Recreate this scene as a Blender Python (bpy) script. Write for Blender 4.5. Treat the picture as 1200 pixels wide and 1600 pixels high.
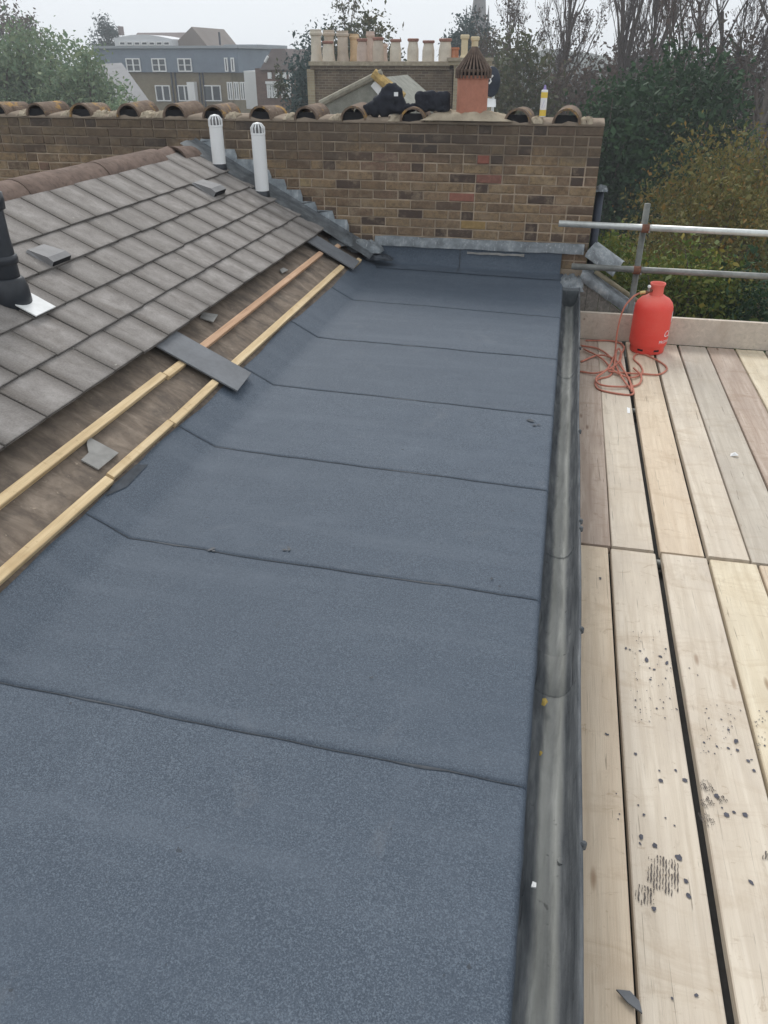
import bpy, math, random
import numpy as np
from mathutils import Vector, Matrix
R = math.radians
random.seed(7); rng = np.random.default_rng(7)
sc = bpy.context.scene
for o in list(bpy.data.objects): bpy.data.objects.remove(o)
col = sc.collection

# ------------------------------------------------------------------ camera
EYE = np.array([0.0, 0.0, 1.66])
PITCH, YAW, FOC = R(30.61), R(12.34), 1200.0
cam = bpy.data.cameras.new('camera'); camo = bpy.data.objects.new('camera', cam); col.objects.link(camo)
camo.location = EYE; camo.rotation_euler = (math.pi/2 - PITCH, 0, YAW)
cam.sensor_fit = 'HORIZONTAL'; cam.sensor_width = 36; cam.lens = 36.0
cam.clip_start = 0.05; cam.clip_end = 2000
sc.camera = camo
sc.render.resolution_x, sc.render.resolution_y = 768, 1024

# ------------------------------------------------------------------ sky and sun (overcast)
SUN_EL, SUN_AZ = R(44), R(334)        # azimuth clockwise from +Y
w = bpy.data.worlds.new('World'); sc.world = w; w.use_nodes = True
nt = w.node_tree; nt.nodes.clear()
sky = nt.nodes.new('ShaderNodeTexSky'); sky.sky_type = 'NISHITA'; sky.sun_disc = False
sky.sun_elevation = SUN_EL; sky.sun_rotation = SUN_AZ; sky.air_density = 1.0; sky.dust_density = 3.0; sky.ozone_density = 1.0
hs = nt.nodes.new('ShaderNodeHueSaturation'); hs.inputs['Saturation'].default_value = 0.10
mixc = nt.nodes.new('ShaderNodeMix'); mixc.data_type = 'RGBA'; mixc.inputs['Factor'].default_value = 0.90
mixc.inputs[7].default_value = (6.6, 6.95, 7.25, 1)      # even cloud layer over the clear sky
bg = nt.nodes.new('ShaderNodeBackground'); bg.inputs['Strength'].default_value = 0.10
out = nt.nodes.new('ShaderNodeOutputWorld')
nt.links.new(sky.outputs[0], hs.inputs['Color']); nt.links.new(hs.outputs[0], mixc.inputs[6])
nt.links.new(mixc.outputs[2], bg.inputs['Color']); nt.links.new(bg.outputs[0], out.inputs[0])
sl = bpy.data.lights.new('sun', 'SUN'); sl.energy = 1.4; sl.angle = R(22); sl.color = (1, .97, .93)
so = bpy.data.objects.new('sun', sl); col.objects.link(so)
sd = Vector((math.sin(SUN_AZ)*math.cos(SUN_EL), math.cos(SUN_AZ)*math.cos(SUN_EL), math.sin(SUN_EL)))
so.rotation_euler = sd.to_track_quat('Z', 'Y').to_euler(); so.location = (-4, 6, 12)
sc.view_settings.view_transform = 'Standard'; sc.view_settings.look = 'None'
sc.view_settings.exposure = 0.56; sc.view_settings.gamma = 1.0; sc.view_settings.use_curve_mapping = False
sc.render.engine = 'CYCLES'

# ------------------------------------------------------------------ geometry helpers
_h = np.array([-math.sin(YAW), math.cos(YAW), 0]); _r = np.array([math.cos(YAW), math.sin(YAW), 0])
_f = _h*math.cos(PITCH) - np.array([0, 0, math.sin(PITCH)]); _u = _h*math.sin(PITCH) + np.array([0, 0, math.cos(PITCH)])
def sight(x, y): return _f + _r*(x-600)/FOC - _u*(y-800)/FOC
def at_y(x, y, Y):                    # survey helper: where a line of sight meets a vertical plane
    d = sight(x, y); return EYE + d*(Y-EYE[1])/d[1]
def at_z(x, y, z):
    d = sight(x, y); return EYE + d*(z-EYE[2])/d[2]

class MB:
    def __init__(s): s.v = []; s.f = []
    def add(s, v, f):
        b = len(s.v); s.v += [tuple(map(float, p)) for p in v]; s.f += [tuple(i+b for i in q) for q in f]; return s
    def box(s, x0, x1, y0, y1, z0, z1):
        return s.add([(x0,y0,z0),(x1,y0,z0),(x1,y1,z0),(x0,y1,z0),(x0,y0,z1),(x1,y0,z1),(x1,y1,z1),(x0,y1,z1)],
                     [(0,3,2,1),(4,5,6,7),(0,1,5,4),(1,2,6,5),(2,3,7,6),(3,0,4,7)])
    def prism(s, poly, p0, ax):       # poly: 3d points, extruded by vector ax
        n = len(poly); a = [np.array(p)+np.array(p0) for p in poly]; b = [p+np.array(ax) for p in a]
        return s.add(a+b, [tuple(range(n))[::-1], tuple(range(n, 2*n))]+[(i,(i+1)%n,n+(i+1)%n,n+i) for i in range(n)])
    def tube(s, path, r, n=8, caps=True):
        path = [Vector(p) for p in path]; m = len(path)
        rr = r if hasattr(r, '__len__') else [r]*m
        b = len(s.v); up = None
        for i, p in enumerate(path):
            t = (path[min(i+1,m-1)]-path[max(i-1,0)]).normalized()
            if up is None:
                up = Vector((0,0,1)) if abs(t.z) < .9 else Vector((1,0,0))
            a = t.cross(up); 
            if a.length < 1e-6: a = t.orthogonal()
            a.normalize(); c = a.cross(t).normalized(); up = c
            for k in range(n):
                q = p + (a*math.cos(2*math.pi*k/n)+c*math.sin(2*math.pi*k/n))*rr[i]
                s.v.append(tuple(q))
        for i in range(m-1):
            for k in range(n):
                s.f.append((b+i*n+k, b+i*n+(k+1)%n, b+(i+1)*n+(k+1)%n, b+(i+1)*n+k))
        if caps:
            s.f.append(tuple(b+k for k in range(n))[::-1]); s.f.append(tuple(b+(m-1)*n+k for k in range(n)))
        return s
    def lathe(s, prof, c, n=32, M=None):
        b = len(s.v); c = Vector(c)
        for (r, z) in prof:
            for k in range(n):
                q = Vector((r*math.cos(2*math.pi*k/n), r*math.sin(2*math.pi*k/n), z))
                s.v.append(tuple((M@q if M else q)+c))
        for i in range(len(prof)-1):
            for k in range(n):
                s.f.append((b+i*n+k, b+i*n+(k+1)%n, b+(i+1)*n+(k+1)%n, b+(i+1)*n+k))
        s.f.append(tuple(b+k for k in range(n))[::-1]); s.f.append(tuple(b+(len(prof)-1)*n+k for k in range(n)))
        return s
    def grid(s, P):                   # P[i][j] points
        P = np.asarray(P, float); a, c, _ = P.shape; b = len(s.v)
        s.v += [tuple(p) for p in P.reshape(-1, 3)]
        s.f += [(b+i*c+j, b+(i+1)*c+j, b+(i+1)*c+j+1, b+i*c+j+1) for i in range(a-1) for j in range(c-1)]
        return s
    def mesh(s, name, mat=None, smooth=False):
        me = bpy.data.meshes.new(name); me.from_pydata(s.v, [], s.f); me.update()
        if mat: me.materials.append(mat)
        if smooth: me.polygons.foreach_set('use_smooth', [True]*len(me.polygons))
        return me
    def build(s, name, mat, parent=None, smooth=False, **kw):
        return link(name, s.mesh(name, mat, smooth), parent, **kw)

def link(name, me, parent=None, loc=None, M=None, label=None, cat=None, group=None, kind=None):
    o = bpy.data.objects.new(name, me); col.objects.link(o)
    if loc is not None: o.location = loc
    if M is not None: o.matrix_world = M
    if parent is not None:
        o.parent = parent; o.matrix_parent_inverse = pinv(parent)
    return tag(o, label, cat, group, kind)
def pinv(p):
    Mx = Matrix.Identity(4); q = p; 
    def wm(o):
        b = o.matrix_basis.copy()
        return (wm(o.parent) @ o.matrix_parent_inverse @ b) if o.parent else b
    return wm(p).inverted()
def tag(o, label=None, cat=None, group=None, kind=None):
    if label: o['label'] = label
    if cat: o['category'] = cat
    if group: o['group'] = group
    if kind: o['kind'] = kind
    return o
def thing(name, loc, label, cat, group=None):
    o = bpy.data.objects.new(name, None); col.objects.link(o); o.location = tuple(loc); o.empty_display_size = .1
    return tag(o, label, cat, group)

# ------------------------------------------------------------------ materials
ALBEDO = 1.27                         # calibration of all base colours to the exposure
def lin(c): return tuple(min(x*ALBEDO, max(x, .80)) for x in c[:3])+(1,)
class NT:
    def __init__(s, name):
        s.m = bpy.data.materials.new(name); s.m.use_nodes = True; s.t = s.m.node_tree
        s.b = s.t.nodes['Principled BSDF']
    def n(s, typ, **kw):
        x = s.t.nodes.new(typ)
        for k, v in kw.items():
            if k in x.inputs: x.inputs[k].default_value = v
            else: setattr(x, k, v)
        return x
    def l(s, a, b): s.t.links.new(a, b)
    def coord(s, scale=(1,1,1), rnd=False, out='Object'):
        tc = s.n('ShaderNodeTexCoord'); mp = s.n('ShaderNodeMapping'); mp.inputs['Scale'].default_value = scale
        s.l(tc.outputs[out], mp.inputs['Vector'])
        if rnd:
            oi = s.n('ShaderNodeObjectInfo'); ml = s.n('ShaderNodeVectorMath', operation='SCALE'); ml.inputs[0].default_value = (31, 57, 83)
            s.l(oi.outputs['Random'], ml.inputs['Scale']); s.l(ml.outputs[0], mp.inputs['Location'])
        return mp.outputs[0]
    def noise(s, vec, scale, detail=4, rough=.55, dist=0.):
        x = s.n('ShaderNodeTexNoise'); x.inputs['Scale'].default_value = scale; x.inputs['Detail'].default_value = detail
        x.inputs['Roughness'].default_value = rough; x.inputs['Distortion'].default_value = dist; s.l(vec, x.inputs['Vector']); return x.outputs[0]
    def ramp(s, fac, stops):
        x = s.n('ShaderNodeValToRGB'); e = x.color_ramp.elements
        while len(e) < len(stops): e.new(.5)
        for q, (p, c) in zip(e, stops): q.position = p; q.color = lin(c) if hasattr(c, '__len__') else (c, c, c, 1)
        s.l(fac, x.inputs[0]); return x.outputs[0]
    def mix(s, fac, a, b, mode='MIX'):
        x = s.n('ShaderNodeMix', data_type='RGBA', blend_type=mode)
        for v, i in ((fac, 0), (a, 6), (b, 7)):
            if hasattr(v, 'is_linked'): s.l(v, x.inputs[i])
            else: x.inputs[i].default_value = v if i == 0 else lin(v)
        return x.outputs[2]
    def math(s, op, a, b=0.):
        x = s.n('ShaderNodeMath', operation=op)
        for i, v in enumerate((a, b)):
            if hasattr(v, 'is_linked'): s.l(v, x.inputs[i])
            else: x.inputs[i].default_value = v
        return x.outputs[0]
    def sep(s, vec):
        x = s.n('ShaderNodeSeparateXYZ'); s.l(vec, x.inputs[0]); return x.outputs
    def fin(s, colr, rough=.85, bump=None, bs=.3, bd=.005, metal=0., spec=.3):
        if hasattr(colr, 'is_linked'): s.l(colr, s.b.inputs['Base Color'])
        else: s.b.inputs['Base Color'].default_value = lin(colr)
        if hasattr(rough, 'is_linked'): s.l(rough, s.b.inputs['Roughness'])
        else: s.b.inputs['Roughness'].default_value = rough
        s.b.inputs['Metallic'].default_value = metal; s.b.inputs['Specular IOR Level'].default_value = spec
        if bump is not None:
            x = s.n('ShaderNodeBump'); x.inputs['Strength'].default_value = bs; x.inputs['Distance'].default_value = bd
            s.l(bump, x.inputs['Height']); s.l(x.outputs[0], s.b.inputs['Normal'])
        return s.m
def plain(name, c, var=.25, scale=6, rough=.8, metal=0., spec=.3, bs=.25, bd=.004, rnd=False, fine=40):
    t = NT(name); v = t.coord(rnd=rnd); a = t.noise(v, scale, 5); b = t.noise(v, fine, 3)
    d = tuple(x*(1-var) for x in c); u = tuple(min(1, x*(1+var)) for x in c)
    cc = t.ramp(a, [(.3, d), (.7, u)]); cc = t.mix(.25, cc, t.ramp(b, [(.35, d), (.65, u)]))
    return t.fin(cc, rough, b, bs, bd, metal, spec)

def m_felt():
    t = NT('mineral_felt'); v = t.coord(); oi = t.n('ShaderNodeObjectInfo')
    g = t.noise(v, 260, 2, .75); g2 = t.noise(v, 95, 3, .6); big = t.noise(v, 1.1, 4, .55); mid = t.noise(v, 6, 5, .65)
    c = t.ramp(g, [(.33, (0.0194,0.0287,0.0428)), (.50, (0.0493,0.0661,0.0898)), (.67, (0.1214,0.1479,0.1813))])
    c = t.mix(t.ramp(g2, [(.44, .0), (.62, .55)]), c, (0.0282,0.0391,0.0564)); g3 = t.noise(v, 165, 3, .75); c = t.mix(t.ramp(g3, [(.56, .0), (.66, .75)]), c, (0.1232,0.1479,0.1778))
    c = t.mix(t.ramp(big, [(.36, .0), (.66, .40)]), c, (0.0405,0.0557,0.0787))
    c = t.mix(t.ramp(mid, [(.50, .0), (.74, .30)]), c, (0.0862,0.1061,0.1351))
    c = t.mix(t.math('MULTIPLY', oi.outputs['Random'], .30), c, (0.0440,0.0574,0.0769))
    st = t.noise(t.coord((.8, 7, 1)), .9, 4, .6); c = t.mix(t.ramp(st, [(.50, 0.), (.72, .28)]), c, (0.0924,0.1114,0.1385))
    du = t.noise(v, 2.6, 6, .7, .8); c = t.mix(t.ramp(du, [(.60, 0.), (.74, .30)]), c, (0.1188,0.1270,0.1411))
    sp = t.noise(v, 11, 3, .7); c = t.mix(t.ramp(sp, [(.72, 0.), (.77, .5)]), c, (0.0264,0.0313,0.0410))
    ds = t.noise(v, 34, 2, .5); c = t.mix(t.ramp(ds, [(.765, 0.), (.78, .7)]), c, (0.0220,0.0244,0.0299))
    h = t.math('ADD', g, t.math('MULTIPLY', mid, 1.2))
    return t.fin(c, .74, h, .6, .004, 0, .45)
def m_tile():
    t = NT('grey_roof_tile'); v = t.coord(rnd=True); raw = t.coord(); x, y, z = t.sep(raw); oi = t.n('ShaderNodeObjectInfo'); rv = oi.outputs['Random']
    n1 = t.noise(t.coord((3.0, 8, 8), rnd=True), 1.5, 5, .65, 1.0); n2 = t.noise(v, 9, 5, .65); n3 = t.noise(v, 130, 3); n4 = t.noise(v, 24, 4, .7)
    c = t.ramp(n2, [(.26, (.120,.107,.098)), (.52, (.210,.193,.182)), (.76, (.315,.295,.281))])
    tone = t.ramp(rv, [(.0, .55), (.3, .1), (.55, .35), (.8, .0), (1., .5)]); c = t.mix(tone, c, (.150,.138,.128))
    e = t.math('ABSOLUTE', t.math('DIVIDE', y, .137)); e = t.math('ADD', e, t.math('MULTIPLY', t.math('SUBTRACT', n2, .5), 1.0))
    c = t.mix(t.ramp(e, [(.48, 0.), (1.0, .88)]), c, (.066,.057,.050))      # darker brown towards the side laps, broken by noise
    c = t.mix(t.ramp(n1, [(.52, 0.), (.70, .50)]), c, (.092,.076,.062))     # brown wash streaks
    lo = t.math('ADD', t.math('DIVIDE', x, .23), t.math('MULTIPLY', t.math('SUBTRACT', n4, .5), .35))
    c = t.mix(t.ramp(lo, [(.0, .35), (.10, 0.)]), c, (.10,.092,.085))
    c = t.mix(t.ramp(n4, [(.68, 0.), (.73, .7)]), c, (.36,.35,.31))         # lichen dots
    c = t.mix(.12, c, t.ramp(n3, [(.3, (.05,.05,.05)), (.7, (.45,.43,.41))]))
    return t.fin(c, .9, t.math('ADD', n3, n4), .35, .003, 0, .25)
def m_wood(name, a, b, c3, grey=.0, seedscale=1.):
    t = NT(name); v = t.coord((1, 1, 1), rnd=True)
    g = t.noise(t.coord((15, .8, 15), rnd=True), 1.8*seedscale, 5, .58, .8)
    f = t.noise(t.coord((120, 3.0, 120), rnd=True), 2.0, 3, .6)
    bl = t.noise(t.coord((3.0, 1.2, 3.0), rnd=True), 1.6, 4, .6)
    c = t.ramp(g, [(.30, a), (.52, b), (.72, c3)])
    c = t.mix(t.ramp(f, [(.54, 0.), (.80, .45)]), c, tuple(x*.66 for x in a))
    c = t.mix(t.ramp(bl, [(.42, 0.), (.70, .60)]), c, tuple(x*k for x, k in zip(b, (.80,.79,.80))))
    cl = t.noise(t.coord((2.2, 5.0, 2.2), rnd=True), 1.3, 6, .7, .8); c = t.mix(t.ramp(cl, [(.53, 0.), (.66, .50)]), c, tuple(x*k for x, k in zip(b, (.74,.68,.62))))
    ck_ = t.noise(t.coord((60, 1.6, 60), rnd=True), 1.4, 2, .5, 1.5); c = t.mix(t.ramp(ck_, [(.70, 0.), (.72, .7)]), c, tuple(x*.42 for x in a))
    st = t.noise(t.coord((5, 2.0, 5), rnd=True), 2.4, 6, .7, 1.2)
    c = t.mix(t.ramp(st, [(.60, 0.), (.78, .55)]), c, tuple(x*y for x, y in zip(a, (.62,.58,.55))))
    kn = t.n('ShaderNodeTexVoronoi'); kn.inputs['Scale'].default_value = 1.0; t.l(t.coord((7, 1.7, 7), rnd=True), kn.inputs['Vector'])
    c = t.mix(t.ramp(kn.outputs['Distance'], [(.02, .85), (.05, .55), (.085, 0.)]), c, tuple(x*y for x, y in zip(a, (.50,.40,.34))))
    sm = t.noise(t.coord((4.5, 9, 4.5), rnd=True), 1.5, 7, .75, 2.2); c = t.mix(t.ramp(sm, [(.60, 0.), (.66, .55), (.70, 0.)]), c, tuple(x*k for x, k in zip(a, (.66,.58,.50))))
    if grey: c = t.mix(grey, c, (.36,.34,.31))
    h = t.math('ADD', f, t.math('MULTIPLY', g, .6))
    return t.fin(c, .82, h, .4, .003, 0, .25)
def m_brick(island=False):
    t = NT('stock_brick_field' if island else 'stock_brick'); v = t.coord(rnd=True)
    rv = t.n('ShaderNodeNewGeometry').outputs['Random Per Island'] if island else t.n('ShaderNodeObjectInfo').outputs['Random']
    base = t.ramp(rv, [(.0, (0.064,0.049,0.044)), (.12, (0.079,0.059,0.051)), (.22, (0.154,0.108,0.074)), (.42, (0.205,0.143,0.090)), (.58, (0.243,0.174,0.105)),
                                          (.70, (0.166,0.115,0.082)), (.82, (0.262,0.192,0.115)), (.92, (0.160,0.100,0.079)), (.985, (0.294,0.220,0.122))])
    n = t.noise(v, 26, 6, .75); n2 = t.noise(v, 110, 3)
    g0 = t.n('ShaderNodeNewGeometry'); mot = t.noise(g0.outputs['Position'], 9, 6, .75)
    c = t.mix(t.ramp(n, [(.42, .0), (.64, .70)]), base, (.078,.058,.042))
    c = t.mix(t.ramp(mot, [(.52, 0.), (.66, .65)]), c, (.270,.212,.150)); c = t.mix(t.ramp(n2, [(.58, 0.), (.70, .5)]), c, (.045,.036,.030))
    c = t.mix(t.ramp(t.noise(v, 13, 4), [(.55, .0), (.75, .50)]), c, (.27,.205,.150))
    # soot of the chimney fires on the upper courses
    g = t.n('ShaderNodeNewGeometry'); z = t.sep(g.outputs['Position'])
    big = t.noise(g.outputs['Position'], 1.8, 4, .6)
    s = t.math('ADD', z[2], t.math('MULTIPLY', t.math('SUBTRACT', big, .5), .9))
    c = t.mix(t.ramp(s, [(.80, 0.), (1.08, .58)]), c, (.062,.054,.048))
    return t.fin(c, .93, t.math('ADD', n, t.math('MULTIPLY', n2, .5)), .6, .006, 0, .15)
def m_mortar(name='lime_mortar', a=(.31,.245,.185), b=(.50,.405,.31), soot=True):
    t = NT(name); v = t.coord(); n = t.noise(v, 16, 6, .65); c = t.ramp(n, [(.35, a), (.68, b)])
    if soot:
        g = t.n('ShaderNodeNewGeometry'); z = t.sep(g.outputs['Position']); big = t.noise(g.outputs['Position'], 2.2, 4, .6)
        s = t.math('ADD', z[2], t.math('MULTIPLY', t.math('SUBTRACT', big, .5), 1.0))
        c = t.mix(t.ramp(s, [(.84, 0.), (1.10, .58)]), c, (.100,.086,.074))
    mo = t.noise(v, 8, 6, .75); c = t.mix(t.ramp(mo, [(.44, 0.), (.62, .55)]), c, (.110,.086,.066))
    return t.fin(c, .95, t.noise(v, 60, 4), .6, .006, 0, .1)
def m_lead(name='sheet_lead', dark=False, k=.88):
    t = NT(name); v = t.coord(); n = t.noise(v, 9, 6, .65); st = t.noise(t.coord((40, 40, 4)), 1.5, 4)
    k = .5 if dark else k
    c = t.ramp(n, [(.30, (.085*k,.095*k,.105*k)), (.55, (.19*k,.21*k,.225*k)), (.75, (.36*k,.375*k,.38*k))])
    c = t.mix(t.ramp(st, [(.58, 0.), (.75, .6)]), c, (.44*k,.46*k,.46*k))
    return t.fin(c, .6, n, .4, .006, .1, .4)
def m_clay(name, a, b, lichen=True):
    t = NT(name); v = t.coord(rnd=True); n = t.noise(v, 10, 6, .65); c = t.ramp(n, [(.32, a), (.68, b)])
    dk = t.noise(v, 26, 4, .6); c = t.mix(t.ramp(dk, [(.50, 0.), (.75, .6)]), c, tuple(x*.45 for x in a))
    if lichen:
        l1 = t.noise(v, 7, 5, .7); c = t.mix(t.ramp(l1, [(.56, 0.), (.64, .75)]), c, (.34,.20,.055))
        l2 = t.noise(v, 19, 4, .7); c = t.mix(t.ramp(l2, [(.64, 0.), (.72, .6)]), c, (.36,.34,.27))
    return t.fin(c, .92, dk, .5, .005, 0, .15)
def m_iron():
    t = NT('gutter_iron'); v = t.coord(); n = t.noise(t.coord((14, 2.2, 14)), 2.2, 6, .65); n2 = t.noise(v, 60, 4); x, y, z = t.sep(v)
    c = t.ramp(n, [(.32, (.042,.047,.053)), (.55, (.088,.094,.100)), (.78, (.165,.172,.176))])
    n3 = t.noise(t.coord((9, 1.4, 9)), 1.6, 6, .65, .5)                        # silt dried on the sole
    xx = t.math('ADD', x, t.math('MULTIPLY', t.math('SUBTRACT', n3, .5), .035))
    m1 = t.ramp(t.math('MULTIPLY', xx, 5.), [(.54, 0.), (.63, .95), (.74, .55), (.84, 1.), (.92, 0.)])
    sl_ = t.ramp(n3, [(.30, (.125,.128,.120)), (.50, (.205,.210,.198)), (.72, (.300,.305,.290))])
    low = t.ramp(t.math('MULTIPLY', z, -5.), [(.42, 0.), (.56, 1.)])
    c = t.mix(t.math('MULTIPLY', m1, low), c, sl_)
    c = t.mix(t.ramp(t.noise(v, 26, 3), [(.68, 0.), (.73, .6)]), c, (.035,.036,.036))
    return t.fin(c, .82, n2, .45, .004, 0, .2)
def m_silt():
    t = NT('gutter_silt'); v = t.coord(); n = t.noise(t.coord((22, 1.6, 22)), 2.0, 6, .65, .4); n2 = t.noise(v, 55, 4)
    c = t.ramp(n, [(.30, (.12,.12,.11)), (.50, (.25,.25,.232)), (.72, (.37,.37,.345))])
    c = t.mix(t.ramp(t.noise(v, 20, 3), [(.66, 0.), (.72, .7)]), c, (.05,.05,.05))
    return t.fin(c, .8, n2, .4, .004, 0, .3)
def m_board():
    t = NT('roof_boarding'); n = t.noise(t.coord((3, 7, 3)), 1.5, 6, .7, .8); v = t.coord(); n2 = t.noise(v, 6, 5, .65); n3 = t.noise(v, 45, 4)
    c = t.ramp(n, [(.28, (.070,.055,.044)), (.50, (.135,.108,.086)), (.75, (.230,.188,.150))])
    c = t.mix(t.ramp(n2, [(.46, 0.), (.66, .75)]), c, (.062,.052,.045))
    c = t.mix(t.ramp(n3, [(.66, 0.), (.74, .5)]), c, (.33,.27,.21))
    return t.fin(c, .9, n3, .5, .004, 0, .2)
def m_leaf(name, cols, trans=.25):
    t = NT(name); g = t.n('ShaderNodeNewGeometry'); k = len(cols)
    c = t.ramp(g.outputs['Random Per Island'], [(i/(k-1), c) for i, c in enumerate(cols)])
    n = t.noise(t.coord(), .55, 3); c = t.mix(t.ramp(n, [(.38, 0.), (.68, .55)]), c, tuple(x*.55 for x in cols[0]))
    t.fin(c, .7, None, spec=.25)
    if trans:
        tr = t.n('ShaderNodeBsdfTranslucent'); t.l(c, tr.inputs['Color']); mx = t.n('ShaderNodeMixShader'); mx.inputs[0].default_value = trans
        o = t.t.nodes['Material Output']; t.l(t.b.outputs[0], mx.inputs[1]); t.l(tr.outputs[0], mx.inputs[2]); t.l(mx.outputs[0], o.inputs[0])
    return t.m
def m_brickwall(name, a, b, mort, bw=.23, bh=.075, dirt=.4):
    t = NT(name); tc = t.n('ShaderNodeTexCoord'); s = t.sep(tc.outputs['Object']); cb = t.n('ShaderNodeCombineXYZ')
    t.l(t.math('ADD', s[0], s[1]), cb.inputs[0]); t.l(s[2], cb.inputs[1])
    x = t.n('ShaderNodeTexBrick'); t.l(cb.outputs[0], x.inputs['Vector']); x.inputs['Scale'].default_value = 1
    x.inputs['Brick Width'].default_value = bw; x.inputs['Row Height'].default_value = bh; x.inputs['Mortar Size'].default_value = .008
    x.inputs['Color1'].default_value = lin(a); x.inputs['Color2'].default_value = lin(b); x.inputs['Mortar'].default_value = lin(mort)
    n = t.noise(tc.outputs['Object'], 1.4, 6, .65); c = t.mix(t.ramp(n, [(.42, 0.), (.70, dirt)]), x.outputs[0], tuple(q*.35 for q in a))
    return t.fin(c, .93, x.outputs['Fac'], .3, -.01, 0, .15)

def m_enamel():
    t = NT('red_enamel'); v = t.coord(); n = t.noise(v, 7, 5, .6); n2 = t.noise(t.coord((60, 60, 22)), 1.5, 5, .7); n3 = t.noise(v, 55, 4, .7)
    c = t.ramp(n, [(.30, (.68,.050,.036)), (.70, (.78,.075,.055))])
    c = t.mix(t.ramp(n2, [(.60, 0.), (.72, .5)]), c, (.58,.16,.12)); c = t.mix(t.ramp(n3, [(.70, 0.), (.74, .8)]), c, (.16,.05,.035))
    g = t.n('ShaderNodeNewGeometry'); zz = t.sep(g.outputs['Position'])[2]      # paler pinkish red towards the shoulder
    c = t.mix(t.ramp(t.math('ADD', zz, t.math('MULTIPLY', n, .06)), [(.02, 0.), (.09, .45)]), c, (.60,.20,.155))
    return t.fin(c, t.ramp(n2, [(.4, .42), (.7, .62)]), n3, .12, .003, 0, .4)
M = dict(
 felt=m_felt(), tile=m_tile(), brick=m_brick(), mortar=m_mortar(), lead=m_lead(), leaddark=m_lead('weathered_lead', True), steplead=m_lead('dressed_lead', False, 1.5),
 haunch=m_mortar('cement_haunching', (.24,.205,.155), (.43,.37,.28), False),
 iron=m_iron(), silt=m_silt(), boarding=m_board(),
 bead=plain('bitumen', (.036,.042,.051), .3, 20, .55), stain=plain('bitumen_drip', (.060,.060,.075), .3, 60, .6),
 print=plain('bitumen_print', (.085,.073,.066), .35, 90, .8),
 batten_y=m_wood('yellow_batten', (.36,.26,.145), (.50,.38,.225), (.59,.47,.30)),
 batten_r=m_wood('reddish_batten', (.33,.20,.125), (.44,.285,.185), (.52,.36,.245)),
 ridge=m_clay('brown_ridge_clay', (.088,.063,.052), (.155,.113,.094), False),
 coping=m_clay('coping_clay', (.090,.066,.052), (.180,.134,.102)),
 slate=plain('fibre_slate', (.122,.128,.138), .18, 5, .7), frag=plain('slate_fragment', (.20,.195,.185), .2, 12, .8),
 pvc=plain('white_pvc', (.66,.67,.67), .06, 4, .45, bs=.05), blackpvc=plain('black_pvc', (.016,.019,.025), .3, 5, .42, spec=.5, bs=.1),
 plate=plain('pale_plate', (.60,.61,.60), .15, 9, .6), ventgrey=plain('grey_vent', (.165,.163,.165), .15, 8, .7), dark=plain('dark_void', (.012,.012,.014), .3, 4, .9),
 steel=plain('galvanised_tube', (.50,.515,.50), .22, 7, .42, .55, bs=.15), steeldull=plain('dull_tube', (.20,.205,.195), .3, 9, .55, .4, bs=.2),
 rust=plain('rusty_coupler', (.16,.075,.05), .4, 25, .8, .3), red=m_enamel(),
 redpale=plain('faded_red', (.66,.13,.10), .12, 6, .55), white=plain('white_print', (.78,.76,.74), .08, 8, .6), brass=plain('brass', (.45,.34,.15), .2, 20, .4, .8),
 hose=plain('orange_hose', (.40,.150,.105), .18, 14, .6, bs=.1), black_cloth=plain('black_cloth', (.018,.020,.027), .4, 9, .9),
 terra=plain('terracotta', (.335,.150,.105), .16, 9, .85), cowl=plain('cowl_brown', (.10,.072,.058), .35, 30, .8),
 oldplank=m_wood('weathered_plank', (.16,.148,.136), (.25,.232,.212), (.33,.305,.28)), pole=plain('old_pole', (.20,.175,.12), .3, 14, .85),
 toe=m_wood('toe_board_wood', (.40,.350,.290), (.48,.420,.350), (.54,.475,.40), .10), pipe=plain('blue_black_pipe', (.028,.034,.048), .3, 6, .5),
 yellow=plain('yellow_label', (.65,.44,.08), .1, 9, .6), purple=plain('purple_nozzle', (.25,.20,.42), .1, 9, .5), leafy=plain('fallen_leaf', (.26,.19,.05), .3, 30, .8),
 paper=plain('white_paper', (.78,.78,.78), .08, 20, .8), plaster=plain('house_wall', (.22,.20,.18), .2, 3, .9),
)
WOOD = dict(
 cream=m_wood('cream_board', (.425,.362,.288), (.490,.428,.350), (.545,.484,.404)),
 tan=m_wood('tan_board', (.440,.352,.258), (.505,.415,.315), (.560,.472,.368)),
 yellow=m_wood('yellowish_board', (.460,.390,.285), (.535,.465,.350), (.590,.525,.410)),
 pink=m_wood('pinkish_board', (.270,.205,.165), (.345,.275,.225), (.420,.350,.295)),
 grey=m_wood('grey_board', (.330,.285,.232), (.395,.350,.292), (.455,.410,.350), .10))

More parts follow.
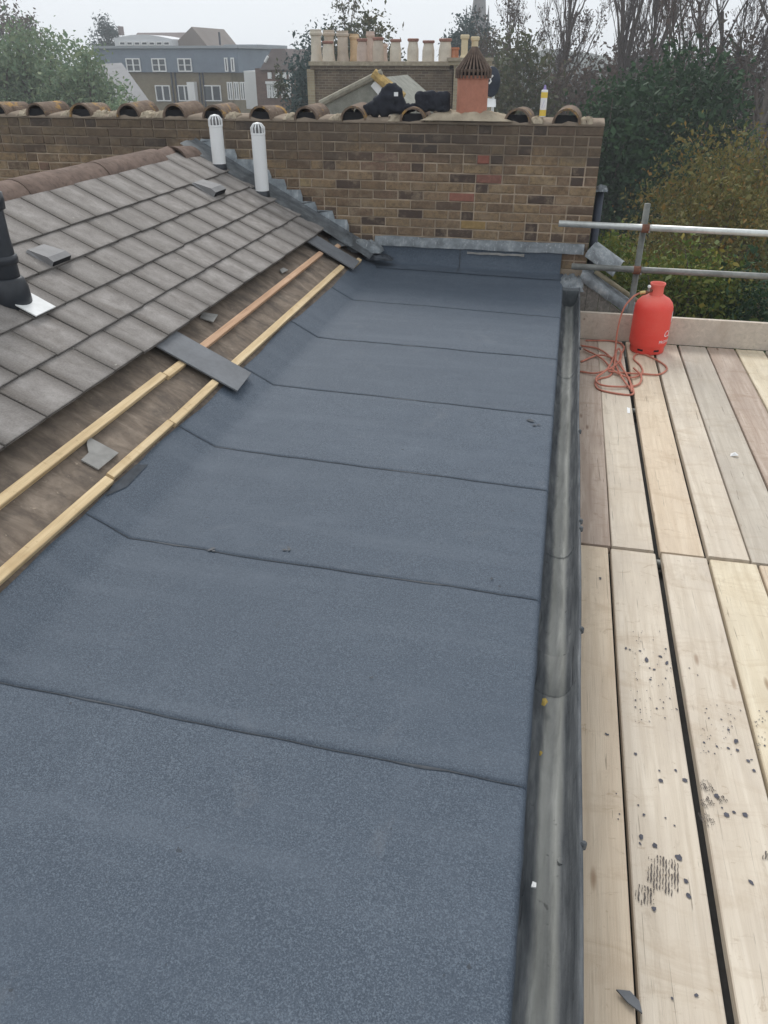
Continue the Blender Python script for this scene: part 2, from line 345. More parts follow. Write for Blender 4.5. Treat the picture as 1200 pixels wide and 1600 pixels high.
# ================================================================== THE FLAT ROOF (felt)
EDGE_X, CR_X, CR_Z = .07, -1.52, .03
RS = R(28); cs, sn = math.cos(RS), math.sin(RS)
def roofpt(T, y, o=0.):               # point on the pitched roof: T up the slope from the lower batten, o above the boarding
    return np.array([-1.72-T*cs + o*sn, y, .136+T*sn + o*cs])
WALL_Y = 7.05
flat = thing('flat_roof', (-.7, 3, 0), 'flat roof freshly covered in blue grey mineral felt sheets', 'roof'); flat['kind'] = 'structure'
def wob(y, s, k): return math.sin(y*s+k)*.5+math.sin(y*s*2.3+k*1.7)*.3+math.sin(y*s*5.1+k*2.9)*.2
def felt_edge(y): return -.030 + .010*wob(y, 3.1, .4) + (.016*math.exp(-((y-4.75)/.28)**2)) + (.012*math.exp(-((y-3.0)/.2)**2))
def felt_z(x, y):
    z = CR_Z*(EDGE_X-x)/(EDGE_X-CR_X) + .0025*wob(y*1.3+x, 2.0, 1.) + .0015*wob(x*3+y, 4.3, 2.)
    if y > 6.50: z += .030*min(1, (y-6.50)/.40)**1.4
    return z
def felt_row(y, lift, k=1.0):
    pts = []
    te = felt_edge(y); tc = -.225
    for T in np.linspace(te, tc, 7)[:-1]: pts.append(roofpt(T, y, .006+lift))
    a = roofpt(tc, y, .006+lift)
    for s in np.linspace(0, 1, 26):
        x = a[0] + (EDGE_X-.02-a[0])*s; z = felt_z(x, y)+.004+lift
        if s < .06: z = max(z, a[2]*(1-s/.06)+z*s/.06)
        pts.append((x, y, z))
    wv = .004*wob(y, 7.0, .7)+.004*wob(y, 19, 2.2)
    for dx, dz in ((-.008, -.001), (0, -.005), (.006, -.016), (.008+wv*.5, -.034), (.006+wv*1.2, -.060), (.004+wv*1.6, -.085)):
        pts.append((EDGE_X+dx, y, felt_z(EDGE_X, y)+.004+lift+dz))
    return pts
seamR = [-.30, .56, 1.42, 2.25, 3.07, 3.925, 4.84, 5.77]; seamL = [-.30, .57, 1.445, 2.27, 3.11, 3.95, 4.85, 5.80]
ends = seamR[1:]+[6.80]
for i in range(len(seamR)):
    y0R, y0L = seamR[i], seamL[i]
    y1R = (seamR[i+1] if i+1 < len(seamR) else WALL_Y-.03)+.09; y1L = (seamL[i+1] if i+1 < len(seamR) else WALL_Y-.03)+.09
    if i+1 == len(seamR): y1R = y1L = WALL_Y-.04
    n = 24; rows = []
    for j in range(n+1):
        s = j/n; s = s*s*.4+s*.6
        lift = .0010*max(0, 1-s/.30) - .001*s
        r = felt_row(y0R+(y1R-y0R)*s, lift)
        m = len(r); rr = []
        for q in r:
            u = max(0, min(1, (EDGE_X-q[0])/(EDGE_X-CR_X))); yy = q[1]+((y0L-y0R)*(1-s)+(y1L-y1R)*s)*u + (.006*wob(q[0]*2, 2.7, i) if s < .01 else 0)
            rr.append((q[0], yy, q[2]))
        rows.append(rr)
    mb = MB().grid(rows)
    base = len(rows[0]); mb.v += [(p[0], p[1], p[2]-.004) for p in rows[0]]; b0 = (n+1)*base
    mb.f += [(j, j+1, b0+j+1, b0+j) for j in range(base-1)]
    fs = mb.build('felt_sheet', M['felt'], flat, smooth=True)
    # bitumen bleed along the lap
    if i > 0:
        mbb = MB(); P0 = []
        for j, p in enumerate(rows[0][:-5]):
            wdt = .0004+.0060*max(0, wob(p[0], 6, i*1.3))**2+.0016*abs(wob(p[0], 23, i))
            P0.append([(p[0], p[1]-wdt-.0010, p[2]-.0004), (p[0], p[1]-.0012, p[2]+.0010), (p[0], p[1]+.0004+.3*wdt, p[2]+.0008)])
        mbb.grid(P0).build('bitumen_bead', M['bead'], fs, smooth=True)
# upstand to the wall, its own strip in three lengths
for (xa, xb) in ((-1.95, -.84), (-.84, .04)):
    rows = []
    for x in np.linspace(xa, xb, 14):
        zz = felt_z(max(x, -1.5), 6.80)
        rows.append([(x, 6.80+.01*wob(x, 5, 1), zz+.0085), (x, 6.90, felt_z(max(x, -1.5), 6.90)+.009), (x, 6.955, felt_z(max(x, -1.5), 6.95)+.010), (x, 6.980, felt_z(max(x, -1.5), 6.97)+.028), (x, 7.002, .15), (x, 7.014, .23)])
    MB().grid(rows).build('felt_upstand', M['felt'], flat, smooth=True)
g = []
for s in np.linspace(0, 1, 10):
    x = -.84+.004*wob(s*3, 3, 1); y = 6.80+.20*s; z = felt_z(-.84, min(y, 6.97))+.0115+max(0, y-6.955)*.8+max(0, y-6.98)*5.5; y -= .003*s
    g.append([(x-.004, y, z), (x+.004, y, z)])
MB().grid(g).build('bitumen_bead', M['bead'], flat)
# scuffs of melted bitumen on the felt
def blob(mb, c, r, z, k=9, e=1., a=0.):
    pts = []
    for i in range(k):
        t = 2*math.pi*i/k; q = r*(1+random.uniform(-.25, .25)); px, py = q*math.cos(t)*e, q*math.sin(t)
        pts.append((c[0]+px*math.cos(a)-py*math.sin(a), c[1]+px*math.sin(a)+py*math.cos(a), z))
    mb.add(pts, [tuple(range(k))])
for (px, py, r) in ((450, 862, .016), (332, 866, .012), (830, 655, .022), (838, 663, .014), (768, 905, .007), (628, 735, .005), (580, 1060, .006)):
    c = at_z(px, py, .01); mb = MB(); 
    for q in range(5): blob(mb, (c[0]+random.uniform(-r, r), c[1]+random.uniform(-r, r)), r*random.uniform(.3, .6), felt_z(c[0], c[1])+.0085+q*.0004, 8, random.uniform(.5, 1.4))
    mb.build('bitumen_scuff', M['bead'], flat)
# body of the house below
MB().box(-2.2, .055, -1.0, 7.0, -9, -.012).build('house_body', M['plaster'], None, label='main body of the house below the flat roof', kind='structure')
MB().box(.056, .075, -1.0, 6.98, -.30, -.03).build('fascia_board', M['dark'], flat)

# ================================================================== PITCHED ROOF
proof = thing('pitched_roof', (-2.2, 4, .3), 'grey tiled pitched roof with its lowest course stripped back to battens', 'roof')
RM = Matrix(((-cs, 0, sn), (0, -1, 0), (sn, 0, cs))).to_4x4()
def roofM(T, y, o=0., rot=0.):
    return Matrix.Translation(Vector(roofpt(T, y, o))) @ RM @ Matrix.Rotation(rot, 4, 'Z')
mb = MB(); rows = []
for y in np.linspace(.6, 7.03, 60):
    rows.append([roofpt(T, y, .003*wob(y+T*2, 5, 1)) for T in np.linspace(-.226, 1.72, 18)])
mb.grid(rows).build('roof_boarding', M['boarding'], proof, smooth=True)
ap = roofpt(1.72, 0); back = []
for y in (.6, 7.03): back.append([(ap[0], y, ap[2]), (ap[0]-2.2, y, ap[2]-2.2*sn/cs)])
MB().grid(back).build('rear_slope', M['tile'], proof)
def tile_mesh(wd, ln, seed):
    rd = random.Random(seed); mb = MB(); h = wd/2
    t0, t1, th, ch = .074, .054, .016, .003
    P = [[], []]
    xs = (0, ch, ln*.5, ln)
    top = []
    for x in xs:
        z = t0+(t1-t0)*x/ln - (ch if x == 0 else 0)
        top.append([(x, -h, z-ch), (x, -h+ch, z+rd.uniform(-.0006, .0006)), (x, h-ch, z), (x, h, z-ch)])
    mb.grid([r[::-1] for r in top])
    b = len(mb.v); bot = [(0, -h, t0-th), (0, h, t0-th), (ln, -h, t1-th), (ln, h, t1-th)]; mb.v += bot
    mb.f += [(3, 0+0, b+0) and (0, b+1, b+0, 3), (12, 15, b+2, b+3), (0, 4, 8, 12, b+3, b+1), (3, b+0, b+2, 15, 11, 7), (b, b+1, b+3, b+2)]
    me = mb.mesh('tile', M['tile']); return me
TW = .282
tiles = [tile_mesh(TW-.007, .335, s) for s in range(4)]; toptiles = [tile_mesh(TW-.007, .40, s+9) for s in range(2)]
halft = tile_mesh(TW/2-.006, .335, 33)
rows_T = [.37, .60, .83, 1.06, 1.29]
for k, T in enumerate(rows_T):
    y = 1.05 + (.5 if k % 2 else 0)*TW + random.uniform(-.03, .03)
    while y < 6.86-TW/2:
        me = random.choice(toptiles if k == 4 else tiles)
        link('tile', me, proof, M=roofM(T-.012+.018*(y-2.3)/2.2*min(1, T)+random.uniform(-.004, .004), y, random.uniform(-.001, .002), random.uniform(-.008, .008)))
        y += TW
    if 6.86-(y-TW/2) > .10: link('tile', halft, proof, M=roofM(T, y-TW/2+TW/4, 0))
# underside strip that closes the eaves of the cut course is open in the photo: dark gap stays
# ridge of half-round clay tiles
def ridge_mesh(r, ln, th=.018, n=14, flare=1.):
    mb = MB(); rows = []
    for (yy, rr) in ((0, r), (ln, r*flare)):
        rows.append([(rr*math.cos(a), yy, rr*math.sin(a)) for a in np.linspace(-.25, math.pi+.25, n)])
    for (yy, rr) in ((ln, r*flare-th), (0, r-th)):
        rows.append([(rr*math.cos(a), yy, rr*math.sin(a)) for a in np.linspace(-.25, math.pi+.25, n)])
    rows.append(rows[0]); mb.grid(rows)
    return mb
rp = roofpt(1.74, 0)
for (y0, ln, r) in ((.7, .46, .135), (1.16, .46, .132), (1.62, .46, .136), (2.08, .46, .133), (2.54, .46, .135), (3.0, .46, .132), (3.46, .46, .135), (3.92, .46, .133), (4.38, .46, .136), (4.84, .46, .133), (5.30, .46, .135), (5.76, .46, .133)):
    o = ridge_mesh(r+.008, ln-.002).build('ridge_tile', M['ridge'], proof, smooth=True); o.location = (rp[0], y0, rp[2]-.062+random.uniform(-.0015, .0015))
o = ridge_mesh(.112, .34).build('ridge_tile', M['ridge'], proof, smooth=True); o.location = (rp[0], 6.22, rp[2]-.06); o.rotation_euler = (R(3), 0, R(4))
o = ridge_mesh(.148, .28).build('ridge_tile', M['ridge'], proof, smooth=True); o.location = (rp[0]+.02, 6.50, rp[2]-.075); o.rotation_euler = (R(-4), 0, R(-6))
# battens
def batten(y0, y1, T, mat, wd=.041, th=.025, rot=0, dT=0., sag=0.):
    mb = MB(); n = max(2, int((y1-y0)/.12)); L = y1-y0
    for part in range(1):
        rows = []
        for j in range(n+1):
            y = -L/2+L*j/n; c = sag*math.sin(math.pi*j/n)+dT*(j/n-.5); e = random.uniform(-.001, .001)
            rows.append([(c-wd/2, y, 0), (c-wd/2, y, th-.003), (c-wd/2+.003, y, th+e), (c+wd/2-.003, y, th+e), (c+wd/2, y, th-.003), (c+wd/2, y, 0), (c-wd/2, y, 0)])
        mb.grid(rows); b = len(rows[0]); mb.f += [tuple(range(6)), tuple(range(n*b, n*b+6))[::-1]]
    return link('batten', mb.mesh('batten', mat), proof, M=roofM(T, (y0+y1)/2, .004, rot))
batten(.7, 3.42, .218, M['batten_y'], dT=-.012); batten(3.425, 3.63, .212, M['batten_y'])
batten(3.87, 6.32, .225, M['batten_r'], dT=-.02)
batten(.7, 2.50, .008, M['batten_y'], dT=.01); batten(2.52, 3.08, .010, M['batten_y'], .036); batten(3.085, 3.62, .008, M['batten_y'], dT=-.008)
batten(3.86, 6.30, .022, M['batten_y'], .044, dT=-.012)
batten(6.50, 6.74, .19, M['batten_r']); batten(6.44, 6.70, -.03, M['batten_y']); batten(6.50, 6.62, .08, M['batten_y'], .10, .012)
# nail heads and knots on the battens
for (y, T) in ((2.05, .2), (2.5, .2), (2.95, .195), (3.3, .19), (2.1, -.01), (2.4, -.005), (3.2, 0), (3.4, 0), (4.4, .2), (5.1, .2), (4.3, -.01), (5.3, -.01)):
    MB().lathe([(.0001, 0), (.006, 0), (.006, .001), (.0001, .0015)], (0, 0, 0), 8).build('nail_head', M['dark'], proof).matrix_world = roofM(T, y, .0295)
# felt tab left over the lower batten
link('felt_tab', MB().add([(-.055, -.20, .006), (-.020, -.15, .012), (-.018, .04, .012), (-.030, .12, .008), (-.062, .0, .006)], [(0, 1, 2, 3, 4)]).mesh('felt_tab', M['bead']), proof, M=roofM(-.005, 2.53, .003))

# loose slates laid across the battens and broken pieces
def slab(pts, th, mat, name, Mx, **kw):
    mb = MB().prism([(p[0], p[1], 0) for p in pts], (0, 0, 0), (0, 0, th)); return link(name, mb.mesh(name, mat), None, M=Mx, **kw)
rect = lambda l, w: [(-l/2, -w/2), (l/2, -w/2+.004), (l/2, w/2), (-l/2, w/2-.003)]
def tilt(Mx, a): return Mx @ Matrix.Rotation(a, 4, 'Y')
slab(rect(.50, .255), .009, M['slate'], 'loose_slate', tilt(roofM(.145, 3.740, .034, R(4)), R(-1.0)), label='long dark grey slate lying across both battens in mid roof', cat='slate', group='slates laid across the battens')
slab(rect(.49, .255), .012, M['slate'], 'loose_slate', tilt(roofM(.19, 6.45, .036, R(3)), R(-1.0)), label='grey slate lying across the battens near the brick wall', cat='slate', group='slates laid across the battens')
slab([(-.07, -.075), (-.045, .085), (.035, .075), (.03, .01), (.06, -.04), (.075, -.09)], .007, M['frag'], 'slate_fragment', roofM(.125, 2.61, .006, R(8)), label='broken pale slate piece with a curved edge lying between the battens', cat='slate fragment')
slab([(-.05, -.05), (-.03, .06), (.05, .05), (.045, -.03)], .007, M['frag'], 'slate_fragment', tilt(roofM(.345, 4.27, .012, R(20)), R(8)), label='small slate chip under the tile edge beyond the mid slate', cat='slate fragment')
slab([(-.02, -.06), (.0, .06), (.03, .02), (.02, -.05)], .008, M['frag'], 'slate_fragment', roofM(.30, 5.55, .010, R(5)), label='small grey chip caught under the lowest tiles far up the roof', cat='slate fragment')
slab([(-.035, -.01), (-.01, .012), (.02, .008), (.04, -.012), (.0, -.016)], .006, M['slate'], 'slate_fragment', Matrix.Translation(Vector(at_z(985, 1560, -.38)))@Matrix.Rotation(R(-35), 4, 'Z'), label='dark sliver of slate lying on the deck boards at the front', cat='slate fragment')

# low ventilator tiles
def tile_vent(T, y, s, label):
    p = roofpt(T, y, .08); t = thing('tile_ventilator', p, label, 'roof vent', 'ventilator tiles')
    a, b = .085*s, .095*s; Mx = roofM(T, y, .070)
    mb = MB().add([(-a, -b, 0), (a, -b, 0), (a, b, 0), (-a, b, 0), (-a, -b*.97, .036*s), (-a+.04*s, -b*.97, .043*s), (a, -b*.85, .012), (a, b*.85, .012), (-a+.04*s, b*.97, .043*s), (-a, b*.97, .036*s)],
        [(4, 5, 8, 9), (5, 6, 7, 8), (0, 1, 6, 5, 4), (2, 3, 9, 8, 7), (1, 2, 7, 6), (3, 2, 1, 0)])
    link('hood', mb.mesh('hood', M['ventgrey']), t, M=Mx)
    link('opening', MB().box(-a-.001, -a+.004, -b*.9, b*.9, .005, .032*s).mesh('opening', M['dark']), t, M=Mx)
tile_vent(1.14, 3.80, .92, 'grey low ventilator tile beside the black soil pipe')
tile_vent(1.21, 6.09, 1.15, 'grey ventilator tile just below the nearer end of the white vents')
# lead soakers and flashing between roof and wall
mb = MB(); rows = []
for T in np.linspace(-.10, 1.78, 40):
    rows.append([roofpt(T, 6.72, .066+.004*wob(T, 21, 1)), roofpt(T, 6.84, .082+.005*wob(T, 17, 2)), roofpt(T, 6.95, .070+.004*wob(T, 25, 3)), roofpt(T, 7.012, .075+.003*wob(T, 31, 1)), roofpt(T, 7.022, .088)])
mb.grid(rows).build('lead_soaker', M['leaddark'], proof, smooth=True)
corners = [(312, 206), (338, 219), (366, 234), (395, 250), (420, 266), (444, 281), (469, 297.5), (492, 316), (519, 330), (542, 344)]
for i in range(1, len(corners)):
    a_, b_ = at_y(*corners[i-1], 7.03), at_y(*corners[i], 7.03); x, x1, zt = a_[0], b_[0], b_[2]+.004
    rz = lambda X: roofpt((-1.72-X)/cs, 0)[2]+.075
    e = .005*(i % 2); mb = MB().prism([(x-.025, 0, rz(x-.025)), (x1+.015, 0, rz(x1+.015)), (x1+.018, 0, zt-.055), (x1, 0, zt), (x+.006, 0, zt+random.uniform(-.003, .006)), (x-.02, 0, zt-.03)], (0, 7.030-e, 0), (0, .009, 0))
    mb.build('step_flashing', M['steplead'], proof)
# crumpled lead in the corner where felt, tiles and wall meet
def crumple(name, cx, cy, cz, sx, sy, sz, mat, parent, seed, n=14, **kw):
    rd = np.random.default_rng(seed); rows = []
    for i in range(n):
        row = []
        for j in range(n):
            u, v = i/(n-1)-.5, j/(n-1)-.5; b = max(0, 1-(2*u)**4)*max(0, 1-(2*v)**4)
            row.append((cx+sx*u+rd.normal(0, .006), cy+sy*v+rd.normal(0, .006), cz+sz*b*(.55+.45*rd.random())))
        rows.append(row)
    return MB().grid(rows).build(name, mat, parent, smooth=True, **kw)
crumple('lead_dressing', -1.70, 6.93, .17, .34, .20, .10, M['lead'], proof, 3)
crumple('lead_dressing', -1.88, 6.86, .24, .26, .26, .09, M['leaddark'], proof, 5)
crumple('lead_dressing', -1.55, 6.86, .115, .26, .10, .05, M['bead'], proof, 8)

# white vents
def white_vent(base, r, h, label, feet):
    t = thing('vent_pipe', base, label, 'vent pipe', 'white vent pipes')
    MB().lathe([(r, 0), (r, h-.09), (r*1.04, h-.088), (r*1.04, h-.078), (r*.98, h-.076), (.001, h-.075)], base, 24).build('pipe', M['pvc'], t, smooth=False)
    MB().lathe([(r*1.15, -.16), (r*1.12, -.02), (r*1.02, .012), (.001, .012)], base, 20).build('socket', M['blackpvc'], t, smooth=True)
    mb = MB()
    for k in range(12):
        a = 2*math.pi*k/12; c = (math.cos(a), math.sin(a))
        mb.tube([(base[0]+c[0]*r*.97, base[1]+c[1]*r*.97, base[2]+h-.08), (base[0]+c[0]*r*.97, base[1]+c[1]*r*.97, base[2]+h-.035), (base[0]+c[0]*r*.6, base[1]+c[1]*r*.6, base[2]+h-.008), (base[0], base[1], base[2]+h)], .0055, 5)
    MB().lathe([(r*.80, h-.078), (r*.78, h-.045), (r*.5, h-.018), (.001, h-.012)], base, 16).build('shade_core', M['ventgrey'], t, smooth=True)  # grey core added to imitate shade between the cage bars
    mb.build('cage', M['pvc'], t)
v1 = at_y(343, 258, 6.73); v2 = at_y(410, 300, 6.73)
white_vent(v1, .056, .385, 'white vent pipe with domed cage nearest the clay ridge', True)
white_vent(v2, .058, .535, 'taller white vent pipe with domed cage further down the slope', False)
# soil pipe
sp = roofpt(.955, 3.255, .05); sp = np.array([sp[0]-.02, sp[1], sp[2]+.03])
t = thing('soil_pipe', sp, 'black plastic soil pipe with collars rising through the tiles', 'pipe')
MB().lathe([(.068, -.12), (.062, .22), (.058, .28), (.058, .85), (.0001, .85)], sp, 28).build('pipe', M['blackpvc'], t, smooth=True)
MB().lathe([(.098, -.10), (.090, .05), (.078, .09), (.070, .10)], sp, 28).build('boot', M['blackpvc'], t, smooth=True)
MB().lathe([(.058, .40), (.070, .405), (.072, .44), (.070, .475), (.058, .48)], sp, 28).build('collar', M['blackpvc'], t, smooth=True)
MB().lathe([(.060, .16), (.072, .165), (.073, .185), (.070, .20), (.058, .205)], sp, 28).build('collar', M['blackpvc'], t, smooth=True)
link('base_plate', MB().prism([(-.088, -.088, 0), (.10, -.080, 0), (.10, .085, 0), (-.088, .075, 0)], (0, 0, 0), (0, 0, .006)).mesh('base_plate', M['plate']), t, M=roofM(.905, 3.27, .084))

# ================================================================== PARTY WALL
wall = thing('brick_parapet_wall', (-2.5, WALL_Y, 0), 'weathered brown stock brick parapet wall crossing behind the flat roof', 'wall')
WX0, WX1, TOPZ = -6.9, .262, 1.185
MB().box(WX0+.01, WX1-.010, WALL_Y+.010, WALL_Y+.33, -9, TOPZ+.006).build('mortar_core', M['mortar'], wall)
def brick_mesh(l, seed):
    rd = random.Random(seed); h = .0635; d = .095; mb = MB(); c = .004
    J = lambda a: a+rd.uniform(-.0034, .0034)
    fr = [(J(c), 0, J(c)), (J(l-c), 0, J(c)), (J(l-c), 0, J(h-c)), (J(c), 0, J(h-c))]
    sd_ = [(0, .005, 0), (l, .005, 0), (l, .005, h), (0, .005, h)]; bk = [(0, d, 0), (l, d, 0), (l, d, h), (0, d, h)]
    mb.add(fr+sd_+bk, [(0, 1, 2, 3)]+[(4+i, 4+(i+1) % 4, (i+1) % 4, i) for i in range(4)]+[(8+i, 8+(i+1) % 4, 4+(i+1) % 4, 4+i) for i in range(4)]+[(11, 10, 9, 8)])
    return mb
def bricks(seed, l): return [brick_mesh(l, seed+i).mesh('brick', M['brick']) for i in range(4)]
BL = .224
meS, meH = bricks(10, BL-.012), bricks(50, BL/2-.013)
redb = plain('red_brick', (.20,.082,.062), .2, 30, .9); yelb = plain('yellow_brick', (.24,.165,.075), .25, 30, .9)
pos = []
for cz in range(15):
    z = TOPZ-.075*(cz+1)+.008
    x = WX1; first = True; queue = []
    while x > WX0:
        if not queue: queue = ['h'] if (first and cz % 2) else (['h', 'h'] if random.random() < .17 else (['q', 'k'] if random.random() < .08 else ['s']))
        first = False; kd = queue.pop(0); l = {'s': BL, 'h': BL/2, 'q': BL*.5, 'k': BL*.5}[kd]; hd = kd != 's'
        x -= l
        zroof = (roofpt((-1.72-max(x, -6.5-x-.2)-.2)/cs, 0)[2] if x < -1.7 else .1)
        if z+.066 < zroof-(.05 if x > -3.3 else .5): continue
        pos.append((x, z, hd))
pos.sort(key=lambda p: -p[0]-abs(p[1]-.7)*.2)
rest = MB()
for i, (x, z, hd) in enumerate(pos):
    loc = (x+.005, WALL_Y+random.uniform(-.002, .004), z+random.uniform(-.0015, .0015))
    if i < 298:
        me = random.choice(meH if hd else meS)
        o = link('brick', me, wall, loc=loc)
        o.rotation_euler = (0, random.uniform(-.008, .008), random.uniform(-.01, .01))
    else:
        s = brick_mesh(BL/2-.012 if hd else BL-.010, i); rest.add([(a+loc[0], b+loc[1], c+loc[2]) for a, b, c in s.v], s.f)
rest.build('brick_rest', m_brick(True), wall, kind='stuff')
def recolour(px, py, mat):            # the few odd-coloured bricks
    p = at_y(px, py, WALL_Y); best = min((o for o in wall.children if o.name.split('.')[0] == 'brick'), key=lambda o: (o.location.x+.1-p[0])**2+4*(o.location.z+.033-p[2])**2)
    best.data = best.data.copy(); best.data.materials[0] = mat
recolour(762, 241, redb); recolour(757, 272, plain('pink_brown_brick', (.17,.085,.066), .3, 30, .9)); recolour(735, 358, yelb); recolour(708, 313, plain('pink_brick', (.22,.10,.075), .2, 30, .9))
# mortar bed and half-round clay coping tiles laid across the wall
rows = []
for x in np.linspace(WX0, WX1-.004, 150):
    b = .012*wob(x, 11, 1)+.008*wob(x, 37, 2)
    rows.append([(x, WALL_Y-.004+.004*wob(x, 23, 3), TOPZ+.002), (x, WALL_Y-.006+.006*wob(x, 19, 1), TOPZ+.020+b), (x, WALL_Y+.05, TOPZ+.034+b), (x, WALL_Y+.17, TOPZ+.042+b), (x, WALL_Y+.30, TOPZ+.045), (x, WALL_Y+.335, TOPZ)])
MB().grid(rows).build('mortar_bed', M['mortar'], wall, smooth=True)
for (px) in (-66, -4, 58, 127, 201, 273, 334, 407, 478, 552, 645, 809, 886):
    X = at_y(px, 180, WALL_Y)[0]; r = .108+random.uniform(-.004, .006)
    mb = MB(); rows = []; n = 16
    for (yy, rr) in ((-.012, r), (.40, r*.98), (.40, r-.019), (-.012, r-.017)):
        rows.append([(rr*math.cos(a), yy, rr*math.sin(a)) for a in np.linspace(0, math.pi, n)])
    rows.append(rows[0]); mb.grid(rows)
    o = mb.build('coping_tile', M['coping'], wall, smooth=False); o.location = (X, WALL_Y, TOPZ+.016); o.rotation_euler = (R(random.uniform(-2, 2)), R(random.uniform(-3, 3)), R(random.uniform(-3, 3)))
    MB().box(X-r+.024, X+r-.024, WALL_Y+.008, WALL_Y+.03, TOPZ+.012, TOPZ+.016+r*.55).build('tile_mouth_shade', M['dark'], wall)  # dark slab in the mouth stands in for shade inside the hollow tile
    for sgn in (-1, 1):
        if random.random() < .6: crumple('mortar_fillet', X+sgn*(r+.045), WALL_Y+.09, TOPZ+.016, .12, .20, .055, M['haunch'], wall, int(px*3+500+sgn))
# lead cover flashing over the felt upstand
rows = []
for x in np.linspace(-1.62, .22, 70):
    rows.append([(x, 7.042, .284+.005*wob(x, 13, 1)), (x, 7.026, .272+.005*wob(x, 13, 1)), (x, 7.004+.005*wob(x, 29, 2), .240), (x, 6.996+.003*wob(x, 17, 2), .205+.005*wob(x, 9, 2))])
MB().grid(rows).build('lead_flashing', M['lead'], wall, smooth=True)
rows = []
for x in np.linspace(-.78, -.28, 12):
    rows.append([(x, 6.997, .186+.006*wob(x, 23, 2)), (x, 6.994, .168+.006*wob(x, 33, 1))])
MB().grid(rows).build('mortar_smear', M['frag'], wall)

# the chimney pot that stands on the wall
cp = at_y(737, 168, 7.22); cp = np.array([cp[0], 7.22, TOPZ+.075])
crumple('mortar_haunch', cp[0]-.02, 7.20, TOPZ+.03, .74, .40, .075, M['haunch'], wall, 77, 18)
t = thing('chimney_pot', cp, 'terracotta chimney pot with spiked brown cowl bedded on the brick wall', 'chimney pot')
MB().lathe([(.128, -.03), (.127, .245), (.131, .25), (.131, .275), (.118, .276), (.112, .2), (.001, .19)], cp, 32).build('pot', M['terra'], t, smooth=False)
mb = MB(); n = 26
for k in range(n):
    a = 2*math.pi*k/n; c = np.array((math.cos(a), math.sin(a), 0))
    mb.tube([cp+c*.142+np.array((0, 0, .255)), cp+c*.140+np.array((0, 0, .315)), cp+c*.095+np.array((0, 0, .37)), cp+c*.05+np.array((0, 0, .43)), cp+c*.018+np.array((0, 0, .475))], [.008, .010, .009, .007, .005], 5)
mb.lathe([(.135, .300), (.138, .312), (.135, .320)], cp, 28); mb.build('cowl', M['cowl'], t)
MB().lathe([(.108, .26), (.105, .31), (.07, .36), (.03, .42), (.001, .43)], cp, 20).build('shade_core', M['dark'], t, smooth=True)  # dark core stands in for the shade inside the cowl

# black clothing heaps on the wall
def heap(name, pts, rad, mat, label, cat, seed, extra=None):
    import bmesh
    rd = np.random.default_rng(seed); bm = bmesh.new()
    base = np.mean(pts, 0); root = thing(name, (base[0], base[1], min(p[2] for p in pts)-.05), label, cat)
    mb_ = bpy.data.metaballs.new('heap'); mb_.resolution = .018; mb_.threshold = .3
    for p, r in zip(pts, rad):
        e = mb_.elements.new(); e.co = tuple(p); e.radius = r*1.55
    mo = bpy.data.objects.new('heap_tmp', mb_); col.objects.link(mo)
    dg = bpy.context.evaluated_depsgraph_get(); me = bpy.data.meshes.new_from_object(mo.evaluated_get(dg)); bpy.data.objects.remove(mo)
    co = np.zeros(len(me.vertices)*3); me.vertices.foreach_get('co', co); co = co.reshape(-1, 3)
    k = rd.normal(0, 1, (6, 3))*26; ph = rd.random(6)*6
    d = sum(np.abs(np.sin(co@k[i]+ph[i])) for i in range(6))/6-.6
    nn = np.zeros(len(co)*3); me.vertices.foreach_get('normal', nn); co += nn.reshape(-1, 3)*d[:, None]*.035
    me.vertices.foreach_set('co', co.ravel()); me.update(); me.materials.append(mat)
    me.polygons.foreach_set('use_smooth', [True]*len(me.polygons))
    link('fabric', me, root); return root
hp = lambda px, py, Y=7.17: at_y(px, py, Y)
jp = [(548, 178), (560, 176), (572, 172), (582, 167), (591, 160), (598, 152), (604, 145), (610, 139), (617, 137), (622, 143), (624, 152), (626, 161), (614, 150), (606, 158), (598, 166), (612, 168), (624, 171), (636, 170), (646, 168), (586, 176), (616, 160), (600, 175)]
h1 = heap('crumpled_jacket', [hp(*q) for q in jp], [.028, .032, .036, .040, .044, .046, .044, .036, .032, .034, .036, .038, .05, .05, .046, .046, .04, .034, .026, .036, .048, .04], M['black_cloth'],
     'crumpled black jacket with a small white badge flung over the coping', 'jacket', 4)
bpnt = at_y(619, 147, 7.085); MB().box(bpnt[0]-.018, bpnt[0]+.016, 7.083, 7.087, bpnt[2]-.016, bpnt[2]+.014).build('badge', M['paper'], h1)
heap('black_bag', [hp(x_, y_) for x_ in (656, 666, 676, 686, 697) for y_ in (150, 159, 168)], [.034]*15, M['black_cloth'], 'black cloth bag slumped against the terracotta chimney pot', 'bag', 6)

